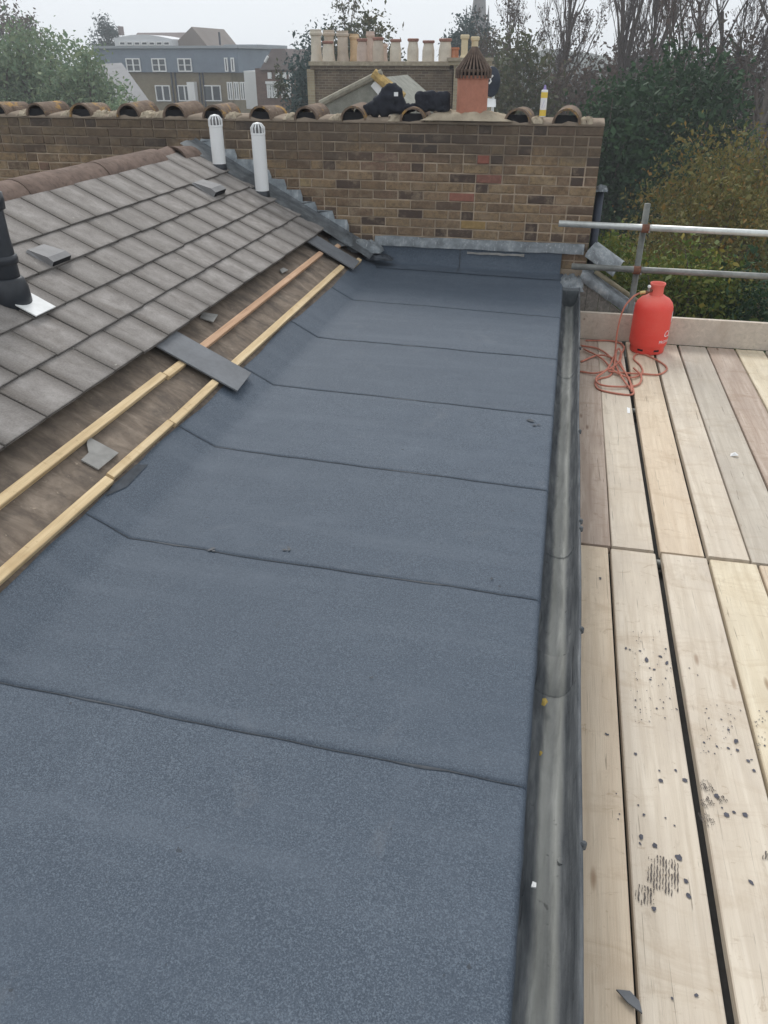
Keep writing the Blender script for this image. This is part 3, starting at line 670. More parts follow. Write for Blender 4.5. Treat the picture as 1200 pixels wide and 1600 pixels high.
# sealant tube on the coping
st = at_y(848, 176, 7.12); st = np.array([st[0], 7.12, TOPZ+.062])
t = thing('sealant_tube', st, 'white and yellow sealant tube standing on the wall between two coping tiles', 'tube')
MB().lathe([(.0255, 0), (.0255, .185), (.022, .192), (.001, .193)], st, 20).build('cartridge', M['white'], t)
for z0, z1, m in ((.006, .05, 'yellow'), (.135, .175, 'yellow')): MB().lathe([(.0262, z0), (.0262, z1)], st, 20).build('label_band', M[m], t)
mb = MB()
for k, (a0, z0) in enumerate(((-1.9, .06), (-1.75, .075), (-1.55, .065), (-1.4, .085), (-1.65, .10), (-1.85, .112), (-1.45, .118))):
    mb.lathe([(.0266, z0), (.0266, z0+.006)], st, 20)
    mb.f = [f for f in mb.f]
mk = MB()
for k in range(7):
    a = -1.95+.11*k; z0 = .058+.011*(k % 5)
    p = [(st[0]+.0268*math.cos(a+da), st[1]+.0268*math.sin(a+da), st[2]+z0+dz) for da, dz in ((0, 0), (.10, .012), (.10, .019), (0, .007))]; mk.add(p, [(0, 1, 2, 3)])
mk.build('label_mark', M['purple'], t)
MB().lathe([(.012, .193), (.010, .205), (.006, .225), (.001, .226)], st, 14).build('nozzle', M['purple'], t)

# downpipe on the wall end, small cap
d0 = at_y(936, 300, 7.16)
t = thing('wall_end_pipe', (.315, 7.16, -.2), 'blue black downpipe at the right end of the brick wall', 'pipe')
MB().tube([(.295, 7.16, -.4), (.295, 7.16, .70)], .034, 14).build('pipe', M['pipe'], t, smooth=True)
crumple('cap', .300, 7.14, .70, .10, .14, .05, M['lead'], t, 15)

# ================================================================== GUTTER
gut = thing('gutter', (.15, 3, -.12), 'long grey iron box gutter with silt between felt roof and scaffold', 'gutter')
prof = [(.046, -.02, 0), (.052, -.060, 0), (.066, -.092, 0), (.088, -.114, 1), (.108, -.127, 1), (.126, -.132, 1), (.146, -.134, 1), (.164, -.131, 1), (.179, -.120, 1), (.190, -.100, 0), (.198, -.070, 0), (.203, -.035, 0), (.206, -.004, 0), (.210, .002, 0), (.216, -.002, 0), (.217, -.016, 0), (.212, -.024, 0), (.208, -.08, 0), (.195, -.125, 0), (.15, -.148, 0), (.05, -.146, 0)]
def gut_rows(a, b, dz=0.):
    out = []
    for y in np.linspace(-.6, 6.72, 120):
        w1 = .006*wob(y, 1.1, .3)
        out.append([(x+(w1 if x > .15 else 0), y, z-.004*(y-3)/4+dz+.001*wob(y, 6, i)) for i, (x, z, _) in enumerate(prof)][a:b])
    return out
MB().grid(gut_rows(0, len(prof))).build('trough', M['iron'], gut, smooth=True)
def union(y, wd=.05):                 # joint collar inside the trough
    rows = []
    for yy, k in ((y-wd, .0), (y-wd+.004, .005), (y+wd-.004, .005), (y+wd, .0)):
        rows.append([(x*1+(.115-x)*k*3, yy, z+k-.004*(y-3)/4) for (x, z, _) in prof[1:11]])
    MB().grid(rows).build('joint_collar', M['iron'], gut, smooth=True)
union(2.02, .10); union(2.75, .008); union(4.9, .03)
for y in (1.28, 2.12, 2.78, 2.84, 3.75, 5.1):     # bolts along the lip
    mb = MB().lathe([(.0001, -.008), (.008, -.008), (.008, .010), (.005, .014), (.0001, .014)], (.217+.006*wob(y, 1.1, .3), y, -.002), 8).build('bolt', M['iron'], gut)
for (y, l) in ((1.13, .09), (1.20, .07), (1.95, .07), (2.02, .08), (2.25, .07), (2.7, .09)):     # dark felt ends folded over the edge
    MB().add([(.082, y, -.030), (.086, y+l*.25, -.055), (.090, y+l*.1, -.085), (.084, y-l*.55, -.082), (.082, y-l*.5, -.05)], [(0, 1, 2, 3, 4)]).build('felt_flap', M['bead'], gut)
for k, (px, py, sz, lab) in enumerate(((851, 1098, .010, 'yellow fallen leaf lying in the gutter at its midpoint'), (845, 1178, .005, 'smaller yellow leaf scrap in the gutter nearer the camera'))):
    c = at_z(px, py, -.10); c[2] = -.098
    MB().add([(c[0]-sz, c[1]-sz, c[2]-.004), (c[0], c[1]-sz*1.8, c[2]), (c[0]+sz, c[1], c[2]+.004), (c[0]+sz*.3, c[1]+sz*2, c[2]), (c[0]-sz*.8, c[1]+sz, c[2]+.005)], [(0, 1, 2, 3, 4)]).build('fallen_leaf', M['leafy'], None, label=lab, cat='leaf')
c = at_z(834, 1382, -.08); MB().prism([(-.006, -.006, 0), (.006, -.007, .002), (.006, .004, .004), (-.003, .007, .003)], (c[0], c[1], -.085), (0, 0, .004)).build('paper_scrap', M['paper'], None, label='tiny white scrap caught on the gutter edge near the bottom', cat='scrap')
c = at_z(877, 1346, -.12); MB().lathe([(.001, 0), (.012, .002), (.010, .008), (.001, .009)], (c[0], c[1], -.124), 9).build('pebble', M['iron'], None, label='dark pebble lying in the gutter silt', cat='pebble')
# gutter end and lead outlet by the wall
crumple('lead_outlet', .135, 6.86, -.03, .22, .36, .10, M['lead'], gut, 21)
MB().box(.075, .215, 6.60, 6.74, -.14, -.005).build('outlet_face', M['leaddark'], gut)

# ================================================================== SCAFFOLD DECK
DZ = -.39
def board(x0, x1, y0, y1, mat, label, dz=0., rz=0.):
    wd, L = x1-x0, y1-y0; h = .038; c = .004; mb = MB(); n = 10; rows = []
    for j in range(n+1):
        y = -L/2+L*j/n; e = .0012*wob(y, 2.1, x0*9)
        rows.append([(-wd/2+e, y, -h), (-wd/2+e, y, -c), (-wd/2+c+e, y, 0), (-wd/6, y, e), (wd/6, y, -e), (wd/2-c+e, y, 0), (wd/2+e, y, -c), (wd/2+e, y, -h), (-wd/2+e, y, -h)])
    mb.grid([r[::-1] for r in rows]); b = 9; mb.f += [tuple(range(8))[::-1], tuple(range(n*b, n*b+8))]
    o = mb.build('scaffold_board', mat, None, loc=((x0+x1)/2, (y0+y1)/2, DZ+dz), label=label, cat='board', group='boards of the scaffold deck')
    o.rotation_euler = (0, 0, rz); return o
lower = []
for x0, x1, m, lab in ((.165, .396, 'tan', 'tan scaffold board along the gutter in the front row of the deck'),
                       (.408, .616, 'cream', 'pale front row board with bitumen drips and a boot print by the gutter side'),
                       (.646, .852, 'cream', 'front row board right of the widest gap, speckled with drips'),
                       (.866, 1.075, 'yellow', 'fourth front row board from the gutter'),
                       (1.085, 1.30, 'tan', 'fifth front row board from the gutter'), (1.31, 1.525, 'grey', 'sixth front row board from the gutter'), (1.535, 1.75, 'cream', 'seventh front row board from the gutter'), (1.76, 1.975, 'tan', 'eighth front row board from the gutter'), (1.985, 2.19, 'grey', 'outermost front row board from the gutter')):
    lower.append(board(x0, x1, -.6, 3.285+random.uniform(-.008, .004), WOOD[m], lab))
upper = []
for x0, x1, m, lab in ((.20, .410, 'pink', 'rough pinkish brown board beside the gutter in the far row'),
                       (.413, .610, 'cream', 'pale cream far row board butted against the rough pinkish board'),
                       (.640, .842, 'tan', 'yellowish far row board under the gas cylinder'),
                       (.862, 1.048, 'cream', 'far row board right of the gas cylinder'),
                       (1.060, 1.272, 'grey', 'greyish far row board carrying a white paper scrap'),
                       (1.285, 1.495, 'pink', 'reddish grey far row board right of the paper scrap'),
                       (1.508, 1.72, 'yellow', 'yellow cream far row board near the right edge'), (1.735, 1.95, 'grey', 'grey far row board at the right edge'), (1.965, 2.18, 'tan', 'outermost tan far row board beyond the right edge')):
    upper.append(board(x0, x1, 3.30+random.uniform(0, .012), 6.545, WOOD[m], lab, .002, random.uniform(-.002, .002)))
MB().grid([[(.10, y, DZ-.105+.006*wob(y, 2, 1)), (.8, y, DZ-.112+.01*wob(y, 1.7, 2)), (1.5, y, DZ-.11), (2.17, y, DZ-.10)] for y in np.linspace(-.6, 6.5, 20)]).build('gap_dark_sheet', plain('gap_shade', (.060,.058,.056), .3, 8, .6), None, label='added dark sheet under the deck boards that darkens their gaps', cat='sheet')  # invented sheet, added only so the gaps between boards look dark
def stick(o, mb, name, mat): mb.build(name, mat, o)
def deck_spots(brd, spots, name='bitumen_stain'):
    mb = MB()
    for k, (px, py, r, e) in enumerate(spots):
        c = at_z(px, py, DZ+.002)
        if r >= .0075: one = MB(); blob(one, c, r*.9, DZ+.0030, 14, e, random.uniform(0, 3)); one.build('bitumen_spot', M['stain'], brd)
        else: blob(mb, c, r*.9, DZ+.0026+k*.00002, 10, e, random.uniform(0, 3))
    if mb.f: mb.build(name, M['stain'], brd, kind='stuff')
B2 = [(1033, 1220, .0085, 1), (1002, 1308, .010, .7), (1000, 1318, .006, .6), (1023, 1321, .009, .9), (1061, 1340, .0115, 1), (1072, 1377, .009, .8), (1076, 1400, .0095, .7), (1022, 1420, .0085, .9), (1006, 1273, .006, .8), (997, 1258, .004, 1), (993, 1178, .006, 1.2), (1030, 1204, .004, 1), (1070, 1219, .010, 1), (1056, 1204, .005, 1.3), (1040, 1278, .0035, 1), (1054, 1290, .0035, 1), (1010, 1031, .008, 2.2), (1032, 1026, .006, 1.6), (1042, 1036, .007, 1.8), (1022, 1046, .006, 1.2), (1015, 1044, .004, 1), (978, 1013, .005, 1.6), (984, 1015, .004, 1.4), (1000, 1017, .005, 1), (1040, 1014, .005, 1), (1026, 1107, .004, 1), (1057, 1108, .006, .5), (993, 1094, .004, 1), (993, 1105, .004, 1), (938, 905, .005, 1), (1016, 1062, .005, 1), (1040, 1060, .004, 1), (1050, 1560, .004, 1), (1088, 1555, .006, .8)]
for k in range(70): B2.append((random.uniform(985, 1052), random.uniform(985, 1130), random.uniform(.0012, .003), random.uniform(.6, 1.6)))
deck_spots(lower[1], B2)
B3 = [(1135, 1273, .010, 1), (1147, 1269, .006, 1), (1164, 1273, .0105, .9), (1120, 1244, .011, .9), (1100, 1160, .005, 1), (1120, 1166, .005, 1), (1138, 1169, .005, 1.2), (1150, 1158, .0075, 1.7), (1152, 1172, .006, 1.2), (1169, 1189, .007, 1), (1174, 1187, .006, .5), (1178, 1204, .007, 1), (1138, 1140, .005, 1.4), (1127, 1124, .004, 1), (1173, 1378, .006, 1.8), (1157, 1110, .003, 1), (1077, 1044, .004, 1), (1090, 1055, .0035, 1), (1128, 1262, .004, 1)]
for k in range(40): B3.append((random.uniform(1090, 1150), random.uniform(1100, 1180), random.uniform(.0012, .003), random.uniform(.6, 1.6)))
deck_spots(lower[2], B3)
deck_spots(lower[0], [(947, 1147, .007, .6), (938, 903, .006, 1.2), (914, 902, .002, 1), (963, 1240, .003, 1), (968, 1272, .003, 1), (966, 1280, .003, 1), (950, 1148, .004, 1)])
B4 = [(1195, 1165, .004, 1)]
for k in range(25): B4.append((random.uniform(1180, 1200), random.uniform(1110, 1180), random.uniform(.0015, .003), 1))
deck_spots(lower[3], B4)
# boot prints: rows of short sole ribs
def boot(brd, pts, ang, n, wl, pitch, seed, amp=.0008, keep=.93):
    rd = random.Random(seed); mb = MB(); ca_, sa_ = math.cos(ang), math.sin(ang)
    for (px, py, hw, hl) in pts:
        c = at_z(px, py, DZ+.002); k = int(hw*2/pitch)
        for i in range(k+1):
            u0 = -hw+i*pitch; v = -hl; run = False; ww = .0012
            while v < hl:
                ins = (u0/hw)**2*.7+(v/hl)**2*.8+.25*math.sin(v*90+i*1.3) < .95; L = .0032
                if ins and rd.random() < (keep if run else .45):
                    run = True; ww += rd.uniform(-.0006, .0006); ww = min(.0023, max(.0007, ww)); f_ = lambda z: u0+amp*math.sin(z*(260 if amp < .001 else 420)+.9*i)
                    q = [(f_(v)-ww, v), (f_(v)+ww, v), (f_(v+L)+ww, v+L), (f_(v+L)-ww, v+L)]
                    mb.add([(c[0]+a*ca_-b*sa_, c[1]+a*sa_+b*ca_, DZ+.0034) for a, b in q], [(0, 1, 2, 3)])
                else: run = False
                v += L
    mb.build('boot_print', M['print'], brd, kind='stuff')
boot(lower[1], [(1038, 1368, .045, .062), (1008, 1400, .026, .032)], R(-6), 8, .004, .0082, 1)
boot(lower[2], [(1104, 1230, .020, .026), (1106, 1256, .022, .020), (1128, 1250, .016, .014), (1104, 1280, .018, .026)], R(38), 8, .004, .0056, 2, .0022, .72)
boot(lower[3], [(1199, 1340, .012, .02)], R(-14), 6, .004, .007, 3)

# toe boards
tl = MB().box(.20, .665, 6.560, 6.600, DZ+.003, DZ+.225).build('toe_board', M['toe'], None, label='short grey toe board between the gutter and the scaffold upright', cat='toe board', group='toe boards')
tr = MB().box(.735, 3.2, 6.558, 6.598, DZ+.003, DZ+.222).build('toe_board', M['toe'], None, label='long grey toe board along the far edge right of the gas cylinder', cat='toe board', group='toe boards')
# tubes
def tubeobj(name, a, b, r, mat, label, cat='scaffold tube'):
    return MB().tube([a, b], r, 18).build(name, mat, None, smooth=True, label=label, cat=cat, group='scaffold tubes')
PX, PY_ = .685, 6.68
ptop = at_y(1012, 318, PY_)
pcol = ptop[0]
upr = tubeobj('scaffold_upright', (pcol, PY_, -9), (pcol, PY_, ptop[2]), .0242, plain('old_tube', (.13,.135,.125), .35, 9, .6, .3, bs=.2), 'vertical scaffold upright behind the gas cylinder')
ra, rb = at_y(873, 349, PY_-.05), at_y(1200, 365, PY_-.05); dirv = (rb-ra)
tubeobj('guard_rail', ra, ra+dirv*2.2, .0242, M['steel'], 'upper pale steel guard rail crossing in front of the wall end')
rc, rd_ = at_y(893, 416, PY_-.05), at_y(1200, 432, PY_-.05)
tubeobj('guard_rail', rc, rc+(rd_-rc)*2.2, .0242, M['steeldull'], 'lower dull steel guard rail just above the gas cylinder')
for k, pc in enumerate((at_y(1008, 356, PY_-.02), at_y(995, 421, PY_-.02))):
    t = thing('scaffold_coupler', pc, ('rusty coupler joining the upper guard rail to the upright', 'rusty coupler joining the lower guard rail to the upright')[k], 'coupler', 'scaffold couplers')
    MB().tube([(pc[0]-.028, PY_-.05, pc[2]), (pc[0]+.028, PY_-.05, pc[2])], .032, 14).build('rail_clamp', M['rust'], t)
    MB().tube([(pcol, PY_, pc[2]-.025), (pcol, PY_, pc[2]+.025)], .032, 14).build('post_clamp', M['rust'], t)
    MB().tube([(pc[0]+.03, PY_-.09, pc[2]-.02), (pc[0]+.03, PY_-.02, pc[2]-.02)], .007, 8).build('bolt', M['steeldull'], t)
for k, y in enumerate((.9, 3.29, 5.2)):
    tubeobj('transom_tube', (.12, y, DZ-.066), (2.6, y, DZ-.066), .0242, M['steeldull'], ('transom tube under the front of the deck', 'transom tube under the joint of the deck boards', 'transom tube under the far deck boards')[k])
tubeobj('ledger_tube', (.13, -.6, DZ-.12), (.13, 6.9, DZ-.12), .0242, M['steeldull'], 'ledger tube under the gutter side of the deck')
c = at_z(1147, 711, DZ+.01)
MB().add([(c[0]-.022, c[1]-.01, DZ+.004), (c[0]+.012, c[1]-.018, DZ+.016), (c[0]+.026, c[1]+.004, DZ+.010), (c[0]+.006, c[1]+.018, DZ+.022), (c[0]-.018, c[1]+.014, DZ+.012), (c[0], c[1], DZ+.028)], [(0, 1, 5), (1, 2, 5), (2, 3, 5), (3, 4, 5), (4, 0, 5)]).build('paper_scrap', M['paper'], None, label='crumpled white paper scrap on the grey far row board', cat='scrap')
c = at_z(982, 641, DZ+.004); MB().add([(c[0]-.01, c[1]-.05, DZ+.004), (c[0]+.008, c[1]-.05, DZ+.005), (c[0]+.012, c[1]+.04, DZ+.004), (c[0]-.008, c[1]+.05, DZ+.005)], [(0, 1, 2, 3)]).build('paint_splash', M['paper'], upper[1])

# weathered cheek, lead and pole beyond the toe board
ck = thing('timber_cheek', (.4, 7.0, -.5), 'weathered grey plank cheek with lead capping beside the brick wall end', 'cladding')
e0, e1 = at_y(906, 436, 6.93), at_y(985, 500, 6.93)
slope = (e1[2]-e0[2])/(e1[0]-e0[0])
x = e0[0]-.03; k = 0
while x < e1[0]+.1:
    x1 = x+.105; MB().prism([(x+.002, 0, -1.2), (x1-.002, 0, -1.2), (x1-.002, 0, e0[2]+slope*(x1-e0[0])), (x+.002, 0, e0[2]+slope*(x-e0[0]))], (0, 6.93+.003*(k % 2), 0), (0, .022, 0)).build('plank', M['oldplank'], ck); x = x1; k += 1
q0, q1 = at_y(905, 428, 6.90), at_y(982, 484, 6.90)
rows = []
for s in np.linspace(0, 1.15, 16):
    p = q0+(q1-q0)*s; rows.append([(p[0], 6.895, p[2]-.045+.006*wob(s*3, 6, 1)), (p[0]+.01, 6.893, p[2]-.02), (p[0]+.02, 6.90+.004*wob(s*5, 5, 2), p[2]+.012), (p[0]+.035, 7.05, p[2]+.055)])
MB().grid(rows).build('lead_capping', M['lead'], ck, smooth=True)
a0, a1 = at_y(930, 424, 6.98), at_y(984, 462, 6.98); MB().tube([a0, a0+(a1-a0)*1.3], .020, 12).build('timber_roll', M['pole'], ck, smooth=True)
rows = []
for s in np.linspace(0, 1, 18):
    p = at_y(918, 392, 7.0)*(1-s)+at_y(962, 424, 7.0)*s
    rows.append([(p[0]-.02, 6.95, p[2]-.035), (p[0]+.0, 6.97+.014*wob(s*3, 7, 1), p[2]+.008+.012*wob(s*5, 6, 3)), (p[0]+.03, 7.03, p[2]+.03+.012*wob(s*4, 9, 2)), (p[0]+.06, 7.10, p[2]+.050+.016*wob(s*4, 6, 2)), (p[0]+.09, 7.30, p[2]+.02)])
MB().grid(rows).build('lead_apron', M['lead'], ck, smooth=True)

# ================================================================== GAS CYLINDER
gc = at_z(1008, 557, DZ); gc = np.array([gc[0]+.018, gc[1]+.145, DZ+.003])
CR = .147
cyl = thing('gas_cylinder', gc, 'red propane gas cylinder standing on the deck with hose attached', 'gas cylinder')
prof = [(.120, 0), (.126, .004), (.132, .010), (.133, .050), (.136, .056), (CR-.004, .068), (CR, .082), (CR, .345), (CR-.003, .370), (CR-.014, .397), (CR-.038, .424), (CR-.072, .441), (.066, .449), (.045, .451), (.001, .452)]
MB().lathe(prof, gc, 48).build('body', M['red'], cyl, smooth=True)
# foot ring slots
for a in (R(-118), R(-62), R(0), R(180), R(60), R(120)):
    c = gc+np.array((.1425*math.cos(a), .1425*math.sin(a), .042)); mb = MB(); rows = []
    for da in np.linspace(-.17, .17, 6):
        rows.append([(gc[0]+.1342*math.cos(a+da), gc[1]+.1342*math.sin(a+da), gc[2]+z) for z in (.030, .045)])
    MB().grid(rows).build('foot_slot', M['dark'], cyl)
mb = MB().lathe([(CR+.0006, .160), (CR+.0018, .165), (CR+.0006, .170)], gc, 48); mb.f = mb.f[:-2]; mb.build('weld_seam', M['red'], cyl, smooth=True)
# valve shroud: open collar
pr = [(.056, .436), (.051, .462), (.050, .512), (.057, .527), (.060, .537), (.058, .543), (.052, .537), (.044, .512), (.044, .446)]
mb = MB().lathe(pr, gc, 32); mb.f = mb.f[:-2]; mb.build('valve_shroud', M['red'], cyl, smooth=True)
MB().lathe([(.016, .446), (.016, .495), (.009, .50), (.009, .52), (.001, .52)], gc, 14).build('valve', M['brass'], cyl)
vp = gc+np.array((-.045, -.03, .488))
MB().tube([gc+np.array((0, 0, .48)), vp, vp+np.array((-.045, -.012, -.012))], .011, 10).build('outlet', M['rust'], cyl)
MB().tube([vp+np.array((-.045, -.012, -.012)), vp+np.array((-.085, -.02, -.018))], .013, 10).build('hose_nut', M['brass'], cyl)
MB().lathe([(.001, -.013), (.010, -.010), (.014, 0), (.010, .010), (.001, .013)], vp+np.array((-.022, -.02, .034)), 12).build('regulator_knob', M['pvc'], cyl, smooth=True)
MB().tube([vp+np.array((-.022, -.012, 0)), vp+np.array((-.022, -.02, .03))], .010, 8).build('regulator', M['steeldull'], cyl)
# lettering wrapped round the shell
def wrap_text(body, size, a0, z0, mat, shear=0.):
    cu = bpy.data.curves.new('lettering', 'FONT'); cu.body = body; cu.size = size; cu.shear = shear; cu.resolution_u = 3; cu.fill_mode = 'FRONT'
    to = bpy.data.objects.new('lettering_tmp', cu); col.objects.link(to); dg = bpy.context.evaluated_depsgraph_get()
    me = bpy.data.meshes.new_from_object(to.evaluated_get(dg)); bpy.data.objects.remove(to)
    for v in me.vertices:
        a = a0+v.co.x/CR; z = v.co.y; v.co = (gc[0]+(CR+.0016)*math.cos(a), gc[1]+(CR+.0016)*math.sin(a), gc[2]+z0+z)
    me.materials.clear(); me.materials.append(mat); link('lettering', me, cyl)
wrap_text('Calor', .070, R(-50), .150, M['white'], .3)
wrap_text('PROPANE', .034, R(-63), .100, M['white'])
rows = []
for a in np.linspace(R(-20), R(30), 10): rows.append([(gc[0]+(CR+.0014)*math.cos(a), gc[1]+(CR+.0014)*math.sin(a), gc[2]+z) for z in (.26, .34)])
MB().grid(rows).build('safety_label', M['white'], cyl)
# hose
def spline(P, n=10):
    P = [np.array(p, float) for p in P]; P = [2*P[0]-P[1]]+P+[2*P[-1]-P[-2]]; o = []
    for i in range(1, len(P)-2):
        for k in range(n):
            t = k/n; a, b, c, d = P[i-1:i+3]
            o.append(.5*((2*b)+(-a+c)*t+(2*a-5*b+4*c-d)*t*t+(-a+3*b-3*c+d)*t**3))
    o.append(P[-2]); return o
HR = .0072
dk = lambda px, py, h=.009: (lambda c: np.array([c[0], c[1], DZ+h]))(at_z(px, py, DZ+h))
end = vp+np.array((-.085, -.02, -.018))
H = [end, end+np.array((-.05, -.01, -.035)), end+np.array((-.105, -.02, -.13)), end+np.array((-.125, -.03, -.30)), end+np.array((-.12, -.08, -.46)), dk(962, 556, .05), dk(955, 585), dk(935, 592, .012), dk(930, 600), dk(940, 610), dk(985, 617), dk(988, 605, .012), dk(978, 585, .02), dk(968, 560, .03), dk(975, 542, .02), dk(958, 533, .012), dk(915, 532)]
path = spline(H, 8)
hs1 = thing('rubber_hose', end, 'orange rubber gas hose dropping from the cylinder and coiled on the deck', 'hose')
MB().tube(path, HR, 8).build('drop_length', M['hose'], hs1, smooth=True)
loops = [[(912, 545, .02), (940, 560, .022), (960, 580, .024), (985, 590, .02), (1003, 583, .012), (1001, 572, .010), (990, 560, .01), (1000, 552, .01), (1025, 562, .01), (1042, 575, .01), (1030, 585, .01), (1003, 584, .014), (980, 583, .02), (950, 580, .026)],
         [(905, 580, .01), (930, 583, .02), (955, 575, .03), (970, 560, .036), (966, 545, .03), (950, 575, .04), (932, 590, .03), (936, 600, .022), (960, 604, .02), (995, 602, .012), (1002, 588, .02), (990, 575, .02)],
         [(908, 565, .012), (935, 555, .02), (958, 560, .036), (972, 575, .034), (984, 595, .022), (987, 612, .018)],
         [(908, 540, .012), (935, 545, .016), (955, 560, .02), (972, 590, .03), (985, 608, .02)]]
for L in loops: MB().tube(spline([dk(*q) for q in L], 8), HR, 8).build('coil', M['hose'], hs1, smooth=True)

# ================================================================== BACKGROUND
GZ = -9.0
def quads_mesh(name, V, Q, mat):
    me = bpy.data.meshes.new(name); V = np.asarray(V, np.float32); Q = np.asarray(Q, np.int32)
    me.vertices.add(len(V)); me.vertices.foreach_set('co', V.ravel())
    me.loops.add(Q.size); me.loops.foreach_set('vertex_index', Q.ravel())
    me.polygons.add(len(Q)); me.polygons.foreach_set('loop_start', np.arange(0, Q.size, Q.shape[1], dtype=np.int32))
    me.polygons.foreach_set('loop_total', np.full(len(Q), Q.shape[1], np.int32)) if False else None
    me.update(calc_edges=True); me.materials.append(mat); return me
def unit(a): return a/np.maximum(1e-9, np.linalg.norm(a, axis=-1, keepdims=True))
def leaves(name, C, size, mat, parent, g, aspect=.55, droop=.0):
    n = len(C); a = g.normal(size=(n, 3)); a[:, 2] -= droop*2; a = unit(a); b = unit(np.cross(a, g.normal(size=(n, 3))))
    s = size*np.clip(g.lognormal(-.1, .42, (n, 1)), .35, 2.2); a = a*s; b = b*s*aspect
    V = np.stack([C-a, C+b*.9-a*.1, C+a, C-b*.9-a*.1], 1).reshape(-1, 3); Q = np.arange(4*n).reshape(n, 4)
    return link(name, quads_mesh(name, V, Q, mat), parent)
def segs_mesh(name, S, mat, parent, k=4):
    S = np.asarray(S); P0, P1, r0, r1 = S[:, :3], S[:, 3:6], S[:, 6:7], S[:, 7:8]
    t = unit(P1-P0); a = unit(np.cross(t, np.where(np.abs(t[:, 2:3]) < .9, [[0, 0, 1.]], [[1., 0, 0]]))); b = np.cross(t, a)
    n = len(S); V = np.zeros((n, 2, k, 3))
    for i in range(k):
        d = a*math.cos(2*math.pi*i/k)+b*math.sin(2*math.pi*i/k); V[:, 0, i] = P0+d*r0; V[:, 1, i] = P1+d*r1
    base = np.arange(n)[:, None]*2*k; Q = np.concatenate([np.stack([base[:, 0]+i, base[:, 0]+(i+1) % k, base[:, 0]+k+(i+1) % k, base[:, 0]+k+i], 1) for i in range(k)])
    return link(name, quads_mesh(name, V.reshape(-1, 3), Q, mat), parent)
def clumps(g, c, rad, ncl, per, spread, shell=.55, flat=1.):
    d = unit(g.normal(size=(ncl, 3))); rr = g.uniform(shell, 1, (ncl, 1))**.6; cc = np.array(c)+d*rr*np.array(rad)
    pts = np.repeat(cc, per, 0)+g.normal(size=(ncl*per, 3))*spread*np.array([1, 1, flat]); return pts, cc
def grow(g, p, d, L, r, lev, maxlev, out, ang, kids, up=.15, wig=.12, ratio=.62):
    n = 5 if lev < 2 else 3; pts = [p]; dd = d
    for i in range(n):
        dd = unit(dd+g.normal(size=3)*wig+np.array([0, 0, up])); q = pts[-1]+dd*L/n
        ra, rb = r*(1-.6*i/n), r*(1-.6*(i+1)/n); out[lev].append(np.concatenate([pts[-1], q, [ra, rb]])); pts.append(q)
    if lev < maxlev:
        for k in range(kids[lev]):
            s = g.uniform(.25, 1) if lev else g.uniform(.30, 1); i = min(n-1, int(s*n)); f = s*n-i; b = pts[i]*(1-f)+pts[i+1]*f
            base = unit(pts[i+1]-pts[i]); o = unit(np.cross(base, g.normal(size=3))); a = ang*g.uniform(.6, 1.3)
            grow(g, b, unit(base*math.cos(a)+o*math.sin(a)), L*ratio*g.uniform(.7, 1.15)*(1-.35*s*(lev == 0)), r*(1-.6*s)*.55, lev+1, maxlev, out, ang, kids, up, wig, ratio)
TREES = 'trees beyond the rooftops'
MT = dict(bark=plain('bark', (.085,.070,.060), .3, 6, .95), twig=plain('twigs', (.085,.066,.062), .35, 2, .95), redtwig=plain('reddish_twigs', (.100,.062,.055), .35, 2, .95),
 oak=m_leaf('evergreen_leaf', [(.012,.034,.014), (.020,.054,.020), (.036,.080,.028), (.015,.042,.020)], .15),
 ochre=m_leaf('ochre_leaf', [(.120,.105,.034), (.190,.150,.046), (.135,.135,.042), (.080,.095,.030), (.24,.125,.030)]),
 lime=m_leaf('yellow_green_leaf', [(.065,.110,.020), (.110,.155,.028), (.17,.165,.034), (.055,.095,.022), (.25,.19,.03)]),
 brown=m_leaf('brown_leaf', [(.075,.050,.040), (.105,.068,.050), (.058,.046,.040), (.085,.072,.042)]),
 olive=m_leaf('olive_leaf', [(.052,.064,.028), (.080,.088,.038), (.100,.085,.045), (.042,.056,.028)]),
 hazy=m_leaf('haze_paled_leaf', [(.135,.200,.125), (.165,.230,.135), (.205,.240,.130), (.115,.178,.120)]),  # leaf colours lightened to carry haze over the left trees
 dark=m_leaf('dark_conifer_leaf', [(.030,.056,.054), (.042,.072,.066), (.028,.052,.052)]))
def leafy_tree(name, top, rad, leafmat, n, size, label, seed, base=GZ, per=90, spread=.42, shell=.5, trunk=True, flat=.8, droop=0., lean=(0, 0)):
    g = np.random.default_rng(seed); c = np.array(top)-np.array([0, 0, rad[2]]); root = thing(name, (c[0], c[1], base), label, 'tree', TREES)
    pts, cc = clumps(g, c, rad, max(6, n//per), per, spread, shell, flat)
    leaves('crown', pts, size, leafmat, root, g, droop=droop)
    S = []
    b0 = np.array([c[0]+lean[0], c[1]+lean[1], base]); hub = c-np.array([0, 0, rad[2]*.55]); m = 6
    for i in range(m): S.append(np.concatenate([b0+(hub-b0)*i/m, b0+(hub-b0)*(i+1)/m, [.05*rad[0]*(1.5-i/m)+.05, .05*rad[0]*(1.5-(i+1)/m)+.05]]))
    for q in cc[::max(1, len(cc)//26)]:
        mid = hub*.5+q*.5+g.normal(size=3)*.25; S.append(np.concatenate([hub, mid, [.05*rad[0], .03*rad[0]]])); S.append(np.concatenate([mid, q, [.03*rad[0], .008*rad[0]]]))
    segs_mesh('trunk', S, MT['bark'], root, 6); return root
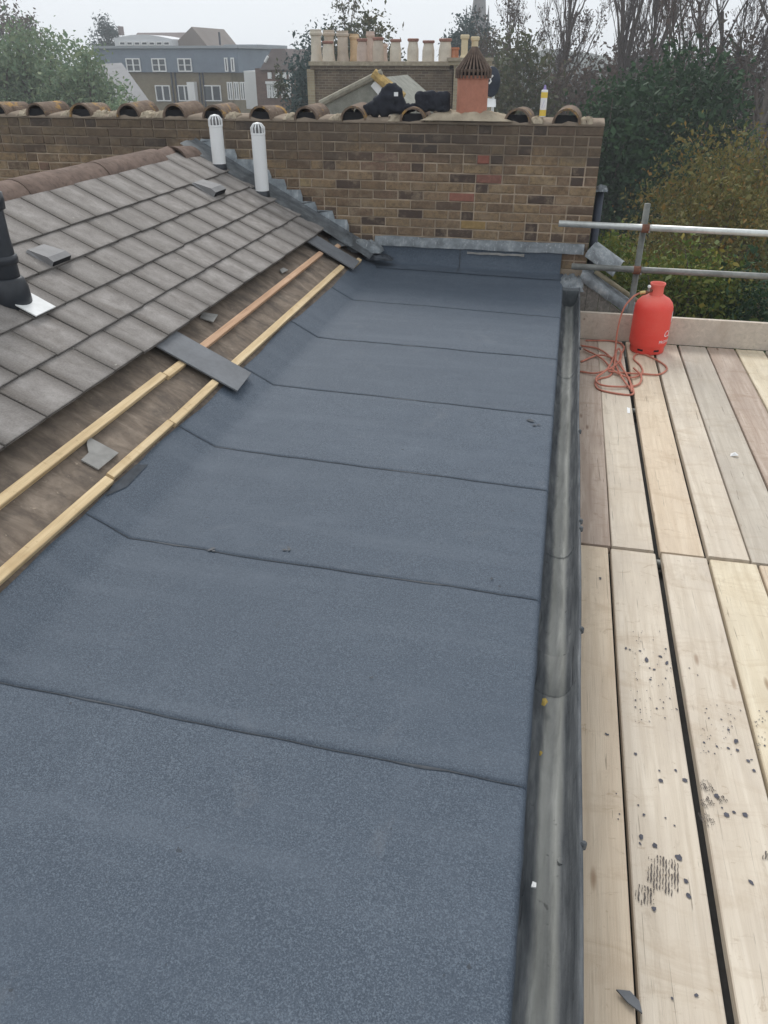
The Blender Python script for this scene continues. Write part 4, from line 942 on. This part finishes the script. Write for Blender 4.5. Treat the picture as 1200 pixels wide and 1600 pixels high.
def bare_tree(name, base, H, label, seed, mat, ang=.45, kids=(9, 6, 5, 4), up=.18, ratio=.55, twigr=.012, r=.22, stems=1, leafmat=None, leafn=0, wig=.12):
    g = np.random.default_rng(seed); root = thing(name, base, label, 'tree', TREES); out = [[] for _ in range(5)]
    for s in range(stems):
        d = unit(np.array([g.normal()*.16*(stems > 1), g.normal()*.16*(stems > 1), 1.])); grow(g, np.array(base, float)+np.array([g.normal()*.3*(stems > 1), g.normal()*.3*(stems > 1), 0]), d, H*g.uniform(.72, .9), r, 0, 4, out, ang, kids, up, wig, ratio)
    big = out[0]+out[1]; fine = out[2]+out[3]+out[4]
    F = np.array(fine); F[:, 6:8] = np.maximum(F[:, 6:8], twigr*.6)
    segs_mesh('trunk', big, MT['bark'], root, 6)
    segs_mesh('crown', F, mat, root, 3)
    if leafn:
        tips = F[g.integers(0, len(F), leafn), 3:6]+g.normal(size=(leafn, 3))*.12; leaves('foliage', tips, .06, leafmat, root, g)
    return root

# ground and distance
def m_ground():
    t = NT('ground_gardens'); n = t.noise(t.coord(), .12, 6, .6); n2 = t.noise(t.coord(), 2., 5, .6)
    c = t.ramp(n, [(.35, (.035,.05,.022)), (.5, (.06,.068,.032)), (.68, (.085,.075,.055))]); c = t.mix(t.ramp(n2, [(.4, 0.), (.7, .5)]), c, (.03,.036,.02)); return t.fin(c, .95, n2, .5, .05)
MB().add([(-255, -120, GZ), (255, -120, GZ), (255, 262, GZ), (-255, 262, GZ)], [(0, 1, 2, 3)]).build('ground', m_ground(), None, label='garden ground far below the roofs', kind='structure')
rows = []
for i, x in enumerate(np.linspace(-254, 254, 90)):
    h = 5+4*wob(x, .03, 1)+2.5*wob(x, .11, 2); rows.append([(x, 215+8*wob(x, .05, 3), GZ-.5), (x, 225, GZ+4+h*.6), (x, 240, GZ+7+h*.55), (x, 260, GZ-.5)])
MB().grid(rows).build('hills', plain('far_woods', (.05,.062,.05), .4, .15, .95), None, smooth=True, label='low wooded rise on the far horizon', kind='structure')

# neighbour's lower roof behind the wall
nb = thing('neighbour_roof', (-3, 9.5, 0), 'slate roof of the next house just behind the brick wall', 'roof')
MB().grid([[(-9, 7.5, -.15), (-9, 12, .10), (-9, 16, -1.5)], [(.1, 7.5, -.15), (.1, 12, .10), (.1, 16, -1.5)]]).build('slope', plain('old_slate', (.13,.125,.12), .3, 3, .9), nb)
MB().box(-9, .1, 7.5, 16, -9, -1.55).build('house_wall', M['plaster'], nb)

# small gable with lichened coping
Yg = 13.0
ga, gl, gr = at_y(588, 118, Yg), at_y(505, 160, Yg), at_y(622, 146, Yg)
t = thing('gabled_dormer', (ga[0], Yg, gr[2]-.6), 'small slate gable with orange lichen on its coping behind the jacket', 'dormer')
zb = gl[2]-.5
MB().prism([(gl[0], 0, gl[2]-.03), (ga[0], 0, ga[2]-.03), (gr[0]+.15, 0, gr[2]-.15), (gr[0]+.15, 0, zb), (gl[0], 0, zb)], (0, Yg, 0), (0, 2.5, 0)).build('gable', plain('grey_green_slate', (.19,.19,.165), .3, 6, .9), t)
for a, b, m, wd in ((gl, ga, plain('pale_coping', (.22,.205,.165), .3, 12, .9), .05), (ga, gr, plain('lichen_coping', (.36,.25,.10), .4, 9, .9), .075)):
    d = unit(b-a); MB().tube([a-d*.05+np.array((0, -.02, 0)), b+d*.1+np.array((0, -.02, 0))], wd, 8).build('coping', m, t)
a, b = at_y(590, 132, Yg), at_y(604, 150, Yg); MB().prism([(a[0]-.03, 0, a[2]+.05), (b[0]+.06, 0, b[2]), (b[0]-.05, 0, b[2]-.06), (a[0]-.1, 0, a[2]-.02)], (0, Yg-.03, 0), (0, .03, 0)).build('flashing', M['plate'], t)
# satellite dish
ds = at_y(768, 128, 12.0)
t = thing('satellite_dish', (ds[0], 12, ds[2]-1), 'dark oval satellite dish on a white pole right of the chimney pot', 'satellite dish')
mb = MB(); prof = [(.001, .06), (.05, .052), (.10, .03), (.135, .005), (.14, -.004), (.13, -.006), (.001, .02)]
DM = Matrix.Rotation(R(100), 4, 'X') @ Matrix.Diagonal((.85, 1.35, 1, 1))
mb.lathe(prof, ds, 24, DM).build('dish', M['pipe'], t, smooth=True)
MB().tube([ds+np.array((.03, .08, .1)), ds+np.array((.03, .08, -1.1))], .018, 8).build('pole', M['pvc'], t)
MB().tube([ds+np.array((-.06, -.02, -.18)), ds+np.array((-.03, -.22, -.34))], .012, 6).build('arm', M['pvc'], t)
lb = at_y(766, 163, 11.9); MB().prism([(-.09, -.05, -.03), (.08, -.05, -.03), (.06, .05, .03), (-.05, .05, .04)], lb, (0, .05, .03)).build('bracket', M['pvc'], t)
lp = ds+np.array((.0, -.075, .03)); MB().tube([lp+np.array((-.025, 0, -.05)), lp+np.array((.0, 0, -.02)), lp+np.array((-.012, 0, .01)), lp+np.array((.022, 0, .05))], .012, 6).build('emblem', M['white'], t)

# big chimney stack with its row of pots
Yc = 28.0
br_a = m_brickwall('stack_brick', (.150,.112,.080), (.095,.072,.055), (.21,.18,.14), .23, .075, .55); br_b = m_brickwall('stack_pale_brick', (.30,.25,.17), (.25,.20,.14), (.30,.27,.21), .23, .075, .3)
stk = thing('chimney_stack', at_y(600, 160, Yc), 'broad brown brick chimney stack carrying the long row of pots', 'chimney')
def fbox(mb, px0, py0, px1, py1, Y, depth, dy=0.):
    a = at_y(px0, (py0+py1)/2, Y); b = at_y(px1, (py0+py1)/2, Y); t_ = at_y((px0+px1)/2, py0, Y)[2]; u_ = at_y((px0+px1)/2, py1, Y)[2]
    return mb.box(a[0], b[0], Y+dy, Y+dy+depth, u_, t_)
fbox(MB(), 489, 108, 703, 330, Yc, 1.3).build('shaft', br_a, stk)
fbox(MB(), 485, 108, 496, 330, Yc, 1.4, -.06).build('quoin', br_b, stk)
fbox(MB(), 486, 102, 703, 109, Yc, 1.4, -.08).build('oversail_course', br_a, stk)
fbox(MB(), 484, 96, 704, 102.5, Yc, 1.5, -.14).build('oversail_course', M['haunch'], stk)
stk2 = thing('chimney_stack', at_y(735, 160, Yc-.5), 'pale narrow chimney stack with two slender pots behind the red pot', 'chimney')
fbox(MB(), 705, 101, 760, 330, Yc-.5, 1.2).build('shaft', br_b, stk2)
fbox(MB(), 701, 95, 763, 102, Yc-.5, 1.35, -.08).build('oversail_course', br_b, stk2)
fbox(MB(), 699, 90, 765, 95.5, Yc-.5, 1.45, -.13).build('oversail_course', M['haunch'], stk2)
POTM = dict(cream=plain('cream_pot', (.47,.42,.35), .2, 3, .9), tan=plain('tan_pot', (.40,.34,.28), .2, 3, .9), buff=plain('buff_pot', (.46,.34,.21), .2, 3, .9), pink=plain('pinkish_pot', (.42,.33,.28), .2, 3, .9), orange=plain('orange_pot', (.42,.18,.10), .2, 3, .9), slim=plain('straw_pot', (.50,.42,.28), .15, 3, .9), rim=plain('red_rim', (.22,.11,.085), .3, 3, .9))
pots = [(495, 46, 96, 13.5, 'cream', .5, 0, 'cream chimney pot at the far left end of the row'), (515, 47, 96, 13, 'tan', 1.1, 0, 'tan chimney pot standing behind the second pot of the row'), (513, 64, 96, 13.5, 'cream', .2, 1, 'short cream chimney pot second along the front row'),
        (536, 48, 96, 14, 'tan', .6, 0, 'grey tan chimney pot third along the row'), (554, 53, 96, 11, 'buff', .9, 0, 'orange buff chimney pot in the back row'), (566, 60, 96, 13, 'pink', .2, 1, 'banded pinkish chimney pot right of the buff pot'),
        (579, 49, 96, 10, 'pink', 1.1, 0, 'slim pinkish chimney pot in the back row'), (591, 58, 96, 14, 'tan', .2, 1, 'tan chimney pot at the middle of the row'), (600, 68, 96, 9, 'pink', 1.0, 0, 'small pinkish chimney pot peeping out behind the middle pot'),
        (618, 61, 96, 14, 'cream', .2, 1, 'cream chimney pot with dark red rim, first of the spaced four'), (645, 60, 96, 14, 'cream', .2, 1, 'cream chimney pot with dark red rim, second of the spaced four'), (669, 63, 96, 15, 'cream', .2, 1, 'cream chimney pot with sloping shoulders, third of the spaced four'),
        (695, 60, 96, 16, 'cream', .2, 1, 'wide cream chimney pot with dark red rim, last of the spaced four'), (710, 74, 91, 11, 'orange', .3, 0, 'short orange chimney stub left of the slender pots'), (725, 54, 91, 12, 'slim', .1, 2, 'taller slender straw coloured pot on the pale stack'), (741, 57, 91, 12, 'slim', .3, 2, 'shorter slender straw coloured pot on the pale stack')]
for (px, y0, y1, wd, m, dp, sty, lab) in pots:
    Y = Yc+dp; b = at_y(px, y1, Y); tp = at_y(px, y0, Y); h = tp[2]-b[2]; r = wd*(.64 if sty < 2 else .54)*np.linalg.norm(at_y(px+1, 70, Y)-at_y(px, 70, Y))
    b = np.array([b[0], Y, b[2]-.03]); h += .03
    t = thing('chimney_pot', b, lab, 'chimney pot', 'pots on the long chimney stack')
    if sty == 0: pr = [(r*1.1, 0), (r*.9, h*.25), (r*.86, h*.80), (r*1.08, h*.84), (r*1.12, h*.90), (r*.95, h*.93), (r*1.0, h), (r*.8, h), (.001, h*.8)]
    elif sty == 1: pr = [(r*1.0, 0), (r*.98, h*.55), (r*.80, h*.78), (r*.78, h*.9), (r*.7, h*.91), (.001, h*.8)]
    else: pr = [(r*1.3, 0), (r*.82, h*.18), (r*.80, h*.80), (r*1.05, h*.84), (r*1.08, h*.96), (r*.9, h), (.001, h*.8)]
    MB().lathe(pr, b, 16).build('pot', POTM[m], t, smooth=False)
    if sty == 1: MB().lathe([(r*.80, h*.86), (r*.98, h*.90), (r*1.0, h*.98), (r*.85, h), (r*.7, h), (r*.68, h*.86)], b, 16).build('rim', POTM['rim'], t)

# ---- grey mansard block far left
Ym = 70.0
SL = plain('mansard_slate', (.150,.180,.220), .16, .5, .85, fine=6); YB = m_brickwall('yellow_stock_wall', (.20,.165,.105), (.165,.135,.09), (.2,.18,.14), .23, .075, .3)
WH = plain('white_window_paint', (.72,.73,.72), .06, 1, .6); GL = plain('window_glass', (.045,.055,.065), .3, 1.5, .15, spec=.6); LEADM = plain('roof_lead', (.25,.27,.29), .12, .4, .8)
mb_ = thing('mansard_block', at_y(280, 150, Ym), 'grey slate mansard block with white paired windows beyond the wall', 'building')
fbox(MB(), 148, 75, 372, 113, Ym, 12).build('mansard_roof', SL, mb_)
fbox(MB(), 150, 112, 372, 420, Ym, 11.5, .25).build('wall', YB, mb_)
fbox(MB(), 146, 71.5, 374, 75.5, Ym, 12.5, -.2).build('parapet_cap', LEADM, mb_)
def window(root, px0, py0, px1, py1, Y, mull=1, bars=1, name='window', dy=-.12):
    mb = MB(); a = at_y(px0, (py0+py1)/2, Y); b = at_y(px1, (py0+py1)/2, Y); zt = at_y(px0, py0, Y)[2]; zb = at_y(px0, py1, Y)[2]; f = .085
    y0, y1 = Y+dy, Y+dy+.10
    mb.box(a[0], a[0]+f, y0, y1, zb, zt); mb.box(b[0]-f, b[0], y0, y1, zb, zt); mb.box(a[0]+f, b[0]-f, y0+.005, y1, zt-f, zt); mb.box(a[0]+f, b[0]-f, y0+.005, y1, zb, zb+f)
    for k in range(mull):
        c = a[0]+(b[0]-a[0])*(k+1)/(mull+1); mb.box(c-.06, c+.06, y0+.002, y1, zb+f, zt-f)
    for k in range(bars):
        c = zb+(zt-zb)*(k+1)/(bars+1); mb.box(a[0]+f, b[0]-f, y0+.02, y1-.01, c-.025, c+.025)
    w_ = mb.build(name, WH, root); MB().box(a[0]+.02, b[0]-.02, y1-.03, y1-.015, zb+.02, zt-.02).build('pane', GL, w_)
for (x0, x1) in ((198, 220), (238, 260), (278.5, 300)): window(mb_, x0, 91, x1, 112, Ym, 1, 1)
for (x0, x1) in ((244, 267), (279, 300), (319, 346)): window(mb_, x0, 133, x1, 158, Ym+.25, 1, 0)
fbox(MB(), 297, 128, 308, 160, Ym, .6, -.5).build('rendered_pier', WH, mb_)
for px in (268, 274, 312, 317): fbox(MB(), px, 112, px+1.6, 170, Ym, .12, .12).build('downpipe', M['pipe'], mb_)
# wing set back to the right
Yw = 84.0
wg = thing('slate_wing', at_y(400, 150, Yw), 'grey roofed wing with a row of small dormer windows right of the mansard block', 'building')
fbox(MB(), 366, 77, 412, 112, Yw, 10).build('mansard_roof', SL, wg); fbox(MB(), 350, 69.5, 404, 78, Yw+1, 9).build('upper_roof', LEADM, wg); fbox(MB(), 366, 111, 416, 420, Yw, 9.5, .2).build('wall', YB, wg)
for x0 in (351.5, 361.5): window(wg, x0, 90, x0+5, 112, Ym-.2, 0, 0)
for x0 in (376, 384, 391, 397): window(wg, x0, 87, x0+5.5, 99.5, Yw, 0, 0)
for x0 in (356, 366, 376): window(wg, x0, 128, x0+8, 156, Ym-1, 1, 0)
fbox(MB(), 383, 111, 411, 170, Ym-4, 3).build('white_bay', plain('white_render', (.56,.57,.56), .08, .6, .8), wg)
# gabled house behind with curved white dormer
Yh = 92.0
gh = thing('gabled_house', at_y(240, 75, Yh), 'brown gabled roof with curved white dormer rising behind the mansard block', 'building')
BR = plain('brown_roof', (.155,.130,.125), .2, .4, .9)
a, b = at_y(184, 52, Yh), at_y(316, 50, Yh); zt, zb = at_y(250, 49, Yh)[2], at_y(250, 95, Yh)[2]
MB().prism([(0, 0, zb), (0, 4.5, zt), (0, 9, zb)], (a[0], Yh, 0), (b[0]-a[0]-1.6, 0, 0)).build('roof', BR, gh)
e = at_y(303, 42, Yh); MB().prism([(e[0]-4.5, 0, zb), (e[0], 0, e[2]), (e[0]+1.6, 0, zb+1.4), (e[0]+1.6, 0, zb)], (0, Yh-.6, 0), (0, 9, 0)).build('gable_wall', plain('brown_gable', (.17,.145,.13), .15, .5, .9), gh)
MB().box(a[0]-.1, b[0]-1.6, Yh, Yh+9, GZ, zb).build('wall', YB, gh)
q0, q1 = at_y(180, 72, Yh-2), at_y(270, 72, Yh-2); zc0, zc1 = at_y(225, 73, Yh-2)[2], at_y(225, 54, Yh-2)[2]
poly = [(q0[0], 0, zc0)]+[(q0[0]+(q1[0]-q0[0])*s, 0, zc0+(zc1-zc0)*(.45+.55*math.sin(math.pi*(.15+.75*s)))) for s in np.linspace(0, 1, 14)]+[(q1[0], 0, zc0)]
MB().prism(poly[::-1], (0, Yh-2, 0), (0, 4, 0)).build('curved_dormer', plain('pale_dormer', (.50,.51,.53), .06, .5, .7), gh)
for k in range(7): 
    x0 = 187+k*11.5; window(gh, x0, 65, x0+9.5, 71, Yh-2, 0, 0)
fbox(MB(), 184.5, 41, 188, 55, Yh, .8).build('chimney', BR, gh)
fbox(MB(), 341.5, 50, 343.2, 70, Yw+3, .25).build('finial', M['pipe'], wg)
# red brown house with many-paned windows
Yr = 58.0
rh = thing('red_brick_house', at_y(436, 150, Yr), 'red brown gabled house with tall white many-paned windows', 'house')
RB = m_brickwall('red_brown_wall', (.155,.095,.075), (.12,.075,.062), (.17,.14,.12), .23, .075, .35)
fbox(MB(), 410, 107, 460, 420, Yr, 8).build('wall', RB, rh)
a, b = at_y(407, 109, Yr), at_y(463, 109, Yr); ct = at_y(434, 76, Yr)
MB().prism([(a[0], 0, a[2]), (a[0]+(ct[0]-a[0])*.75, 0, ct[2]), (b[0]-(b[0]-ct[0])*.55, 0, ct[2]), (b[0], 0, b[2])], (0, Yr-.2, 0), (0, 8.4, 0)).build('roof', BR, rh)
for x0 in (418, 440): window(rh, x0, 131, x0+15, 153, Yr, 3, 1)
for x0 in (419, 431, 442, 452): window(rh, x0, 113, x0+6, 123, Yr, 1, 0)
for x0 in (416, 440): fbox(MB(), x0, 127, x0+19, 131, Yr, .3, -.2).build('window_hood', WH, rh)
a, b = at_y(417, 97, Yr), at_y(422, 88, Yr); MB().tube([a+np.array((0, -.4, 0)), b+np.array((0, -.4, 0))], .09, 6).build('barge_board', WH, rh)
# mid distance lower roof in front of the mansard block
lr = thing('lean_to_roof', at_y(160, 150, 48), 'pale grey slate roof at the left in front of the mansard block', 'building')
p = [at_y(120, 160, 44), at_y(235, 160, 44), at_y(190, 98, 60), at_y(150, 100, 60)]
MB().add([q for q in p]+[np.array([q[0], q[1], GZ]) for q in p], [(0, 1, 2, 3), (0, 4, 5, 1), (1, 5, 6, 2), (2, 6, 7, 3), (3, 7, 4, 0)]).build('roof', plain('pale_slate', (.165,.165,.170), .15, .8, .9), lr)

# church spire
Ys = 150.0
c0 = at_y(746, 60, Ys); tpz = at_y(746, -60, Ys)[2]
sp_ = thing('church_spire', (c0[0], Ys, GZ), 'grey stone church spire with corner pinnacles on the skyline', 'spire')
STN = plain('spire_stone', (.13,.125,.125), .2, .4, .9)
wpx = np.linalg.norm(at_y(747, 60, Ys)-at_y(746, 60, Ys))
MB().lathe([(15*wpx, GZ-c0[2]), (15*wpx, 0)], c0, 4, Matrix.Rotation(R(45), 4, 'Z')).build('tower', STN, sp_)
z20 = at_y(746, 22, Ys)[2]; MB().lathe([(15*wpx, 0), (12.5*wpx, (z20-c0[2])*.6), (9.5*wpx, at_y(746, 0, Ys)[2]-c0[2]), (.05, tpz-c0[2])], c0, 8).build('spire', STN, sp_)
for px, py in ((728, 8), (762, 8), (735, 22), (757, 20)):
    q = at_y(px, 40, Ys); zz = at_y(px, py, Ys)[2]; MB().lathe([(2.6*wpx, -8), (2.6*wpx, 0), (2.0*wpx, (zz-q[2])*.3), (.02, zz-q[2])], q, 6).build('pinnacle', STN, sp_)

# ---- trees
def T(px, py, Y): return at_y(px, py, Y)
leafy_tree('evergreen_oak', T(1060, 78, 27), (3.1, 2.8, 4.8), MT['oak'], 60000, .075, 'tall dark evergreen tree filling the view right of the wall', 1, per=110, spread=.40, shell=.3)
leafy_tree('evergreen_oak', T(975, 130, 26), (1.7, 1.8, 4.4), MT['oak'], 26000, .075, 'dark evergreen tree directly behind the wall end', 2, per=110, spread=.38, shell=.3)
leafy_tree('ochre_tree', T(1175, 195, 17), (2.0, 1.8, 2.5), MT['ochre'], 36000, .036, 'ochre leaved drooping tree at the right edge above the rails', 3, per=140, spread=.28, shell=.3, droop=.5)
leafy_tree('ochre_tree', T(1135, 275, 15), (1.1, 1.2, 1.7), MT['ochre'], 16000, .034, 'smaller ochre tree just above the upper guard rail', 4, per=120, spread=.22, shell=.3, droop=.5)
leafy_tree('leafy_shrub', T(960, 345, 12.5), (.55, .8, 1.3), MT['lime'], 8500, 0.034, 'light green shrub at the foot of the wall end', 5, per=70, spread=.16, shell=.3)
leafy_tree('leafy_shrub', T(1085, 385, 12), (.9, .9, 1.3), MT['lime'], 15300, 0.038, 'yellow green shrub showing between the two guard rails', 6, per=80, spread=.20, shell=.3)
leafy_tree('leafy_shrub', T(1190, 400, 12), (1.0, .9, 1.5), MT['oak'], 13600, 0.038, 'dark green shrub at the right edge below the rails', 7, per=90, spread=.22, shell=.3)
leafy_tree('leafy_shrub', T(1020, 430, 13), (.8, .9, 1.5), MT['oak'], 11900, 0.038, 'dark shrub behind the gas cylinder', 8, per=90, spread=.22, shell=.3)
# brown and bare trees on the right skyline
leafy_tree('brown_tree', T(890, 100, 46), (3.6, 2.5, 5.2), MT['brown'], 20000, .11, 'brown leaved tree behind the sealant tube', 9, per=90, spread=.5, shell=.3)
leafy_tree('brown_tree', T(815, 62, 42), (2.1, 2.0, 4.8), MT['olive'], 14000, .10, 'olive brown tree right of the satellite dish', 10, per=80, spread=.42, shell=.3)
leafy_tree('brown_tree', T(960, 72, 52), (3.4, 2.5, 5.6), MT['brown'], 17000, .12, 'reddish brown tree low between the bare trees', 11, per=90, spread=.5, shell=.3)
leafy_tree('brown_tree', T(1165, 45, 44), (3.6, 2.5, 5.4), MT['brown'], 20000, .11, 'reddish brown tree at the right edge of the skyline', 12, per=90, spread=.5, shell=.3)
leafy_tree('brown_tree', T(1030, 50, 56), (3.4, 2.5, 5.6), MT['brown'], 16000, .12, 'brown tree above the evergreen crown', 13, per=90, spread=.5, shell=.3)
leafy_tree('brown_tree', T(770, 50, 60), (2.2, 2.0, 4.0), MT['olive'], 6000, .12, 'far olive tree right of the church spire', 14, per=80, spread=.4, shell=.3)
def base_at(px, Y): q = at_y(px, 150, Y); return (q[0], Y, GZ)
bare_tree('bare_tree', base_at(880, 48), 15.5, 'bare tree with clinging leaves left of the skyline gap', 21, MT['twig'], .50, (10, 6, 4, 4), .16, .42, .013, .2, 2, MT['brown'], 4500)
bare_tree('bare_tree', base_at(935, 50), 18, 'tall bare tree with upswept fanning branches', 22, MT['twig'], .28, (9, 5, 4, 3), .25, .48, .012, .18, 4)
bare_tree('bare_tree', base_at(985, 54), 18, 'bare upswept tree right of the fanning one', 23, MT['redtwig'], .33, (9, 5, 4, 3), .25, .46, .012, .18, 2)
bare_tree('bare_tree', base_at(1065, 46), 16, 'bare reddish tree above the evergreen', 24, MT['redtwig'], .45, (9, 5, 4, 3), .16, .44, .013, .2, 2, MT['brown'], 1500)
bare_tree('bare_tree', base_at(1120, 50), 17, 'dense bare tree right of centre on the skyline', 25, MT['twig'], .5, (11, 6, 5, 3), .14, .42, .013, .2, 2, MT['brown'], 3500)
bare_tree('bare_tree', base_at(1170, 38), 17, 'bare tree with thick twisting limbs at the right edge', 26, MT['bark'], .6, (9, 6, 4, 3), .10, .5, .016, .26, 1, wig=.22)
bare_tree('bare_tree', base_at(1240, 44), 17, 'bare tree beyond the right edge of the frame', 27, MT['twig'], .5, (12, 7, 5, 4), .14, .44, .016, .2, 2)
# centre and left
bare_tree('thin_tree', base_at(508, 46), 13.8, 'thin leaved tall tree left of the chimney row', 31, MT['twig'], .50, (11, 6, 4, 3), .14, .30, .013, .16, 2, MT['olive'], 6000)
leafy_tree('dark_tree', T(478, 55, 36), (.8, 1.0, 3.6), MT['dark'], 5000, .09, 'dark narrow tree close against the left end of the chimney stack', 32, per=80, spread=.28, shell=.3)
leafy_tree('round_tree', T(566, 16, 44), (1.9, 1.6, 2.6), MT['olive'], 5500, .10, 'rounded tree behind the left chimney pots', 33, per=60, spread=.36, shell=.3)
leafy_tree('round_tree', T(510, 22, 46), (2.2, 1.6, 3.2), MT['dark'], 5000, .10, 'hazy tree directly behind the end chimney pots', 34, per=60, spread=.42, shell=.3)
leafy_tree('conifer', T(733, 16, 62), (2.1, 2.0, 4.6), MT['dark'], 9000, .11, 'dark blue green conifer in front of the church spire', 35, per=80, spread=.36, shell=.3)
leafy_tree('green_tree', T(52, 42, 42), (3.4, 2.6, 3.4), MT['hazy'], 16000, .10, 'broad soft green tree at the left behind the wall', 36, per=100, spread=.46, shell=.3)
leafy_tree('green_tree', T(118, 74, 40), (1.9, 1.8, 2.6), MT['hazy'], 9000, .10, 'green tree right of the broad one, touching the grey roof', 37, per=90, spread=.40, shell=.3)
leafy_tree('green_tree', T(-30, 60, 40), (2.6, 2.0, 3.0), MT['hazy'], 8000, .10, 'green tree cut by the left edge of the frame', 38, per=90, spread=.40, shell=.3)
leafy_tree('brown_tree', T(5, -10, 75), (3.0, 2.0, 6.0), MT['brown'], 8000, .14, 'tall brownish tree at the far left edge', 39, per=70, spread=.5, shell=.3)
leafy_tree('cypress_tree', T(161, 26, 98), (1.9, 1.6, 3.2), MT['dark'], 6000, .13, 'dense dark rounded cypress above the mansard roof', 40, per=80, spread=.4, shell=.3)
leafy_tree('leafy_shrub', T(188, 138, 34), (1.0, .8, 1.6), MT['hazy'], 3000, .08, 'small green shrub just above the coping at the left', 41, per=60, spread=.22, shell=.3)

# ---- haze
hz = NT('haze_air'); hz.t.nodes.remove(hz.b); pv = hz.n('ShaderNodeVolumePrincipled'); pv.inputs['Color'].default_value = (.92, .95, 1, 1); pv.inputs['Density'].default_value = .0019; pv.inputs['Anisotropy'].default_value = .2
hz.l(pv.outputs[0], hz.t.nodes['Material Output'].inputs['Volume'])
MB().box(-262, 262, -126, 268, GZ-1, 26).build('haze', hz.m, None, label='thin damp haze over the rooftops', kind='stuff')
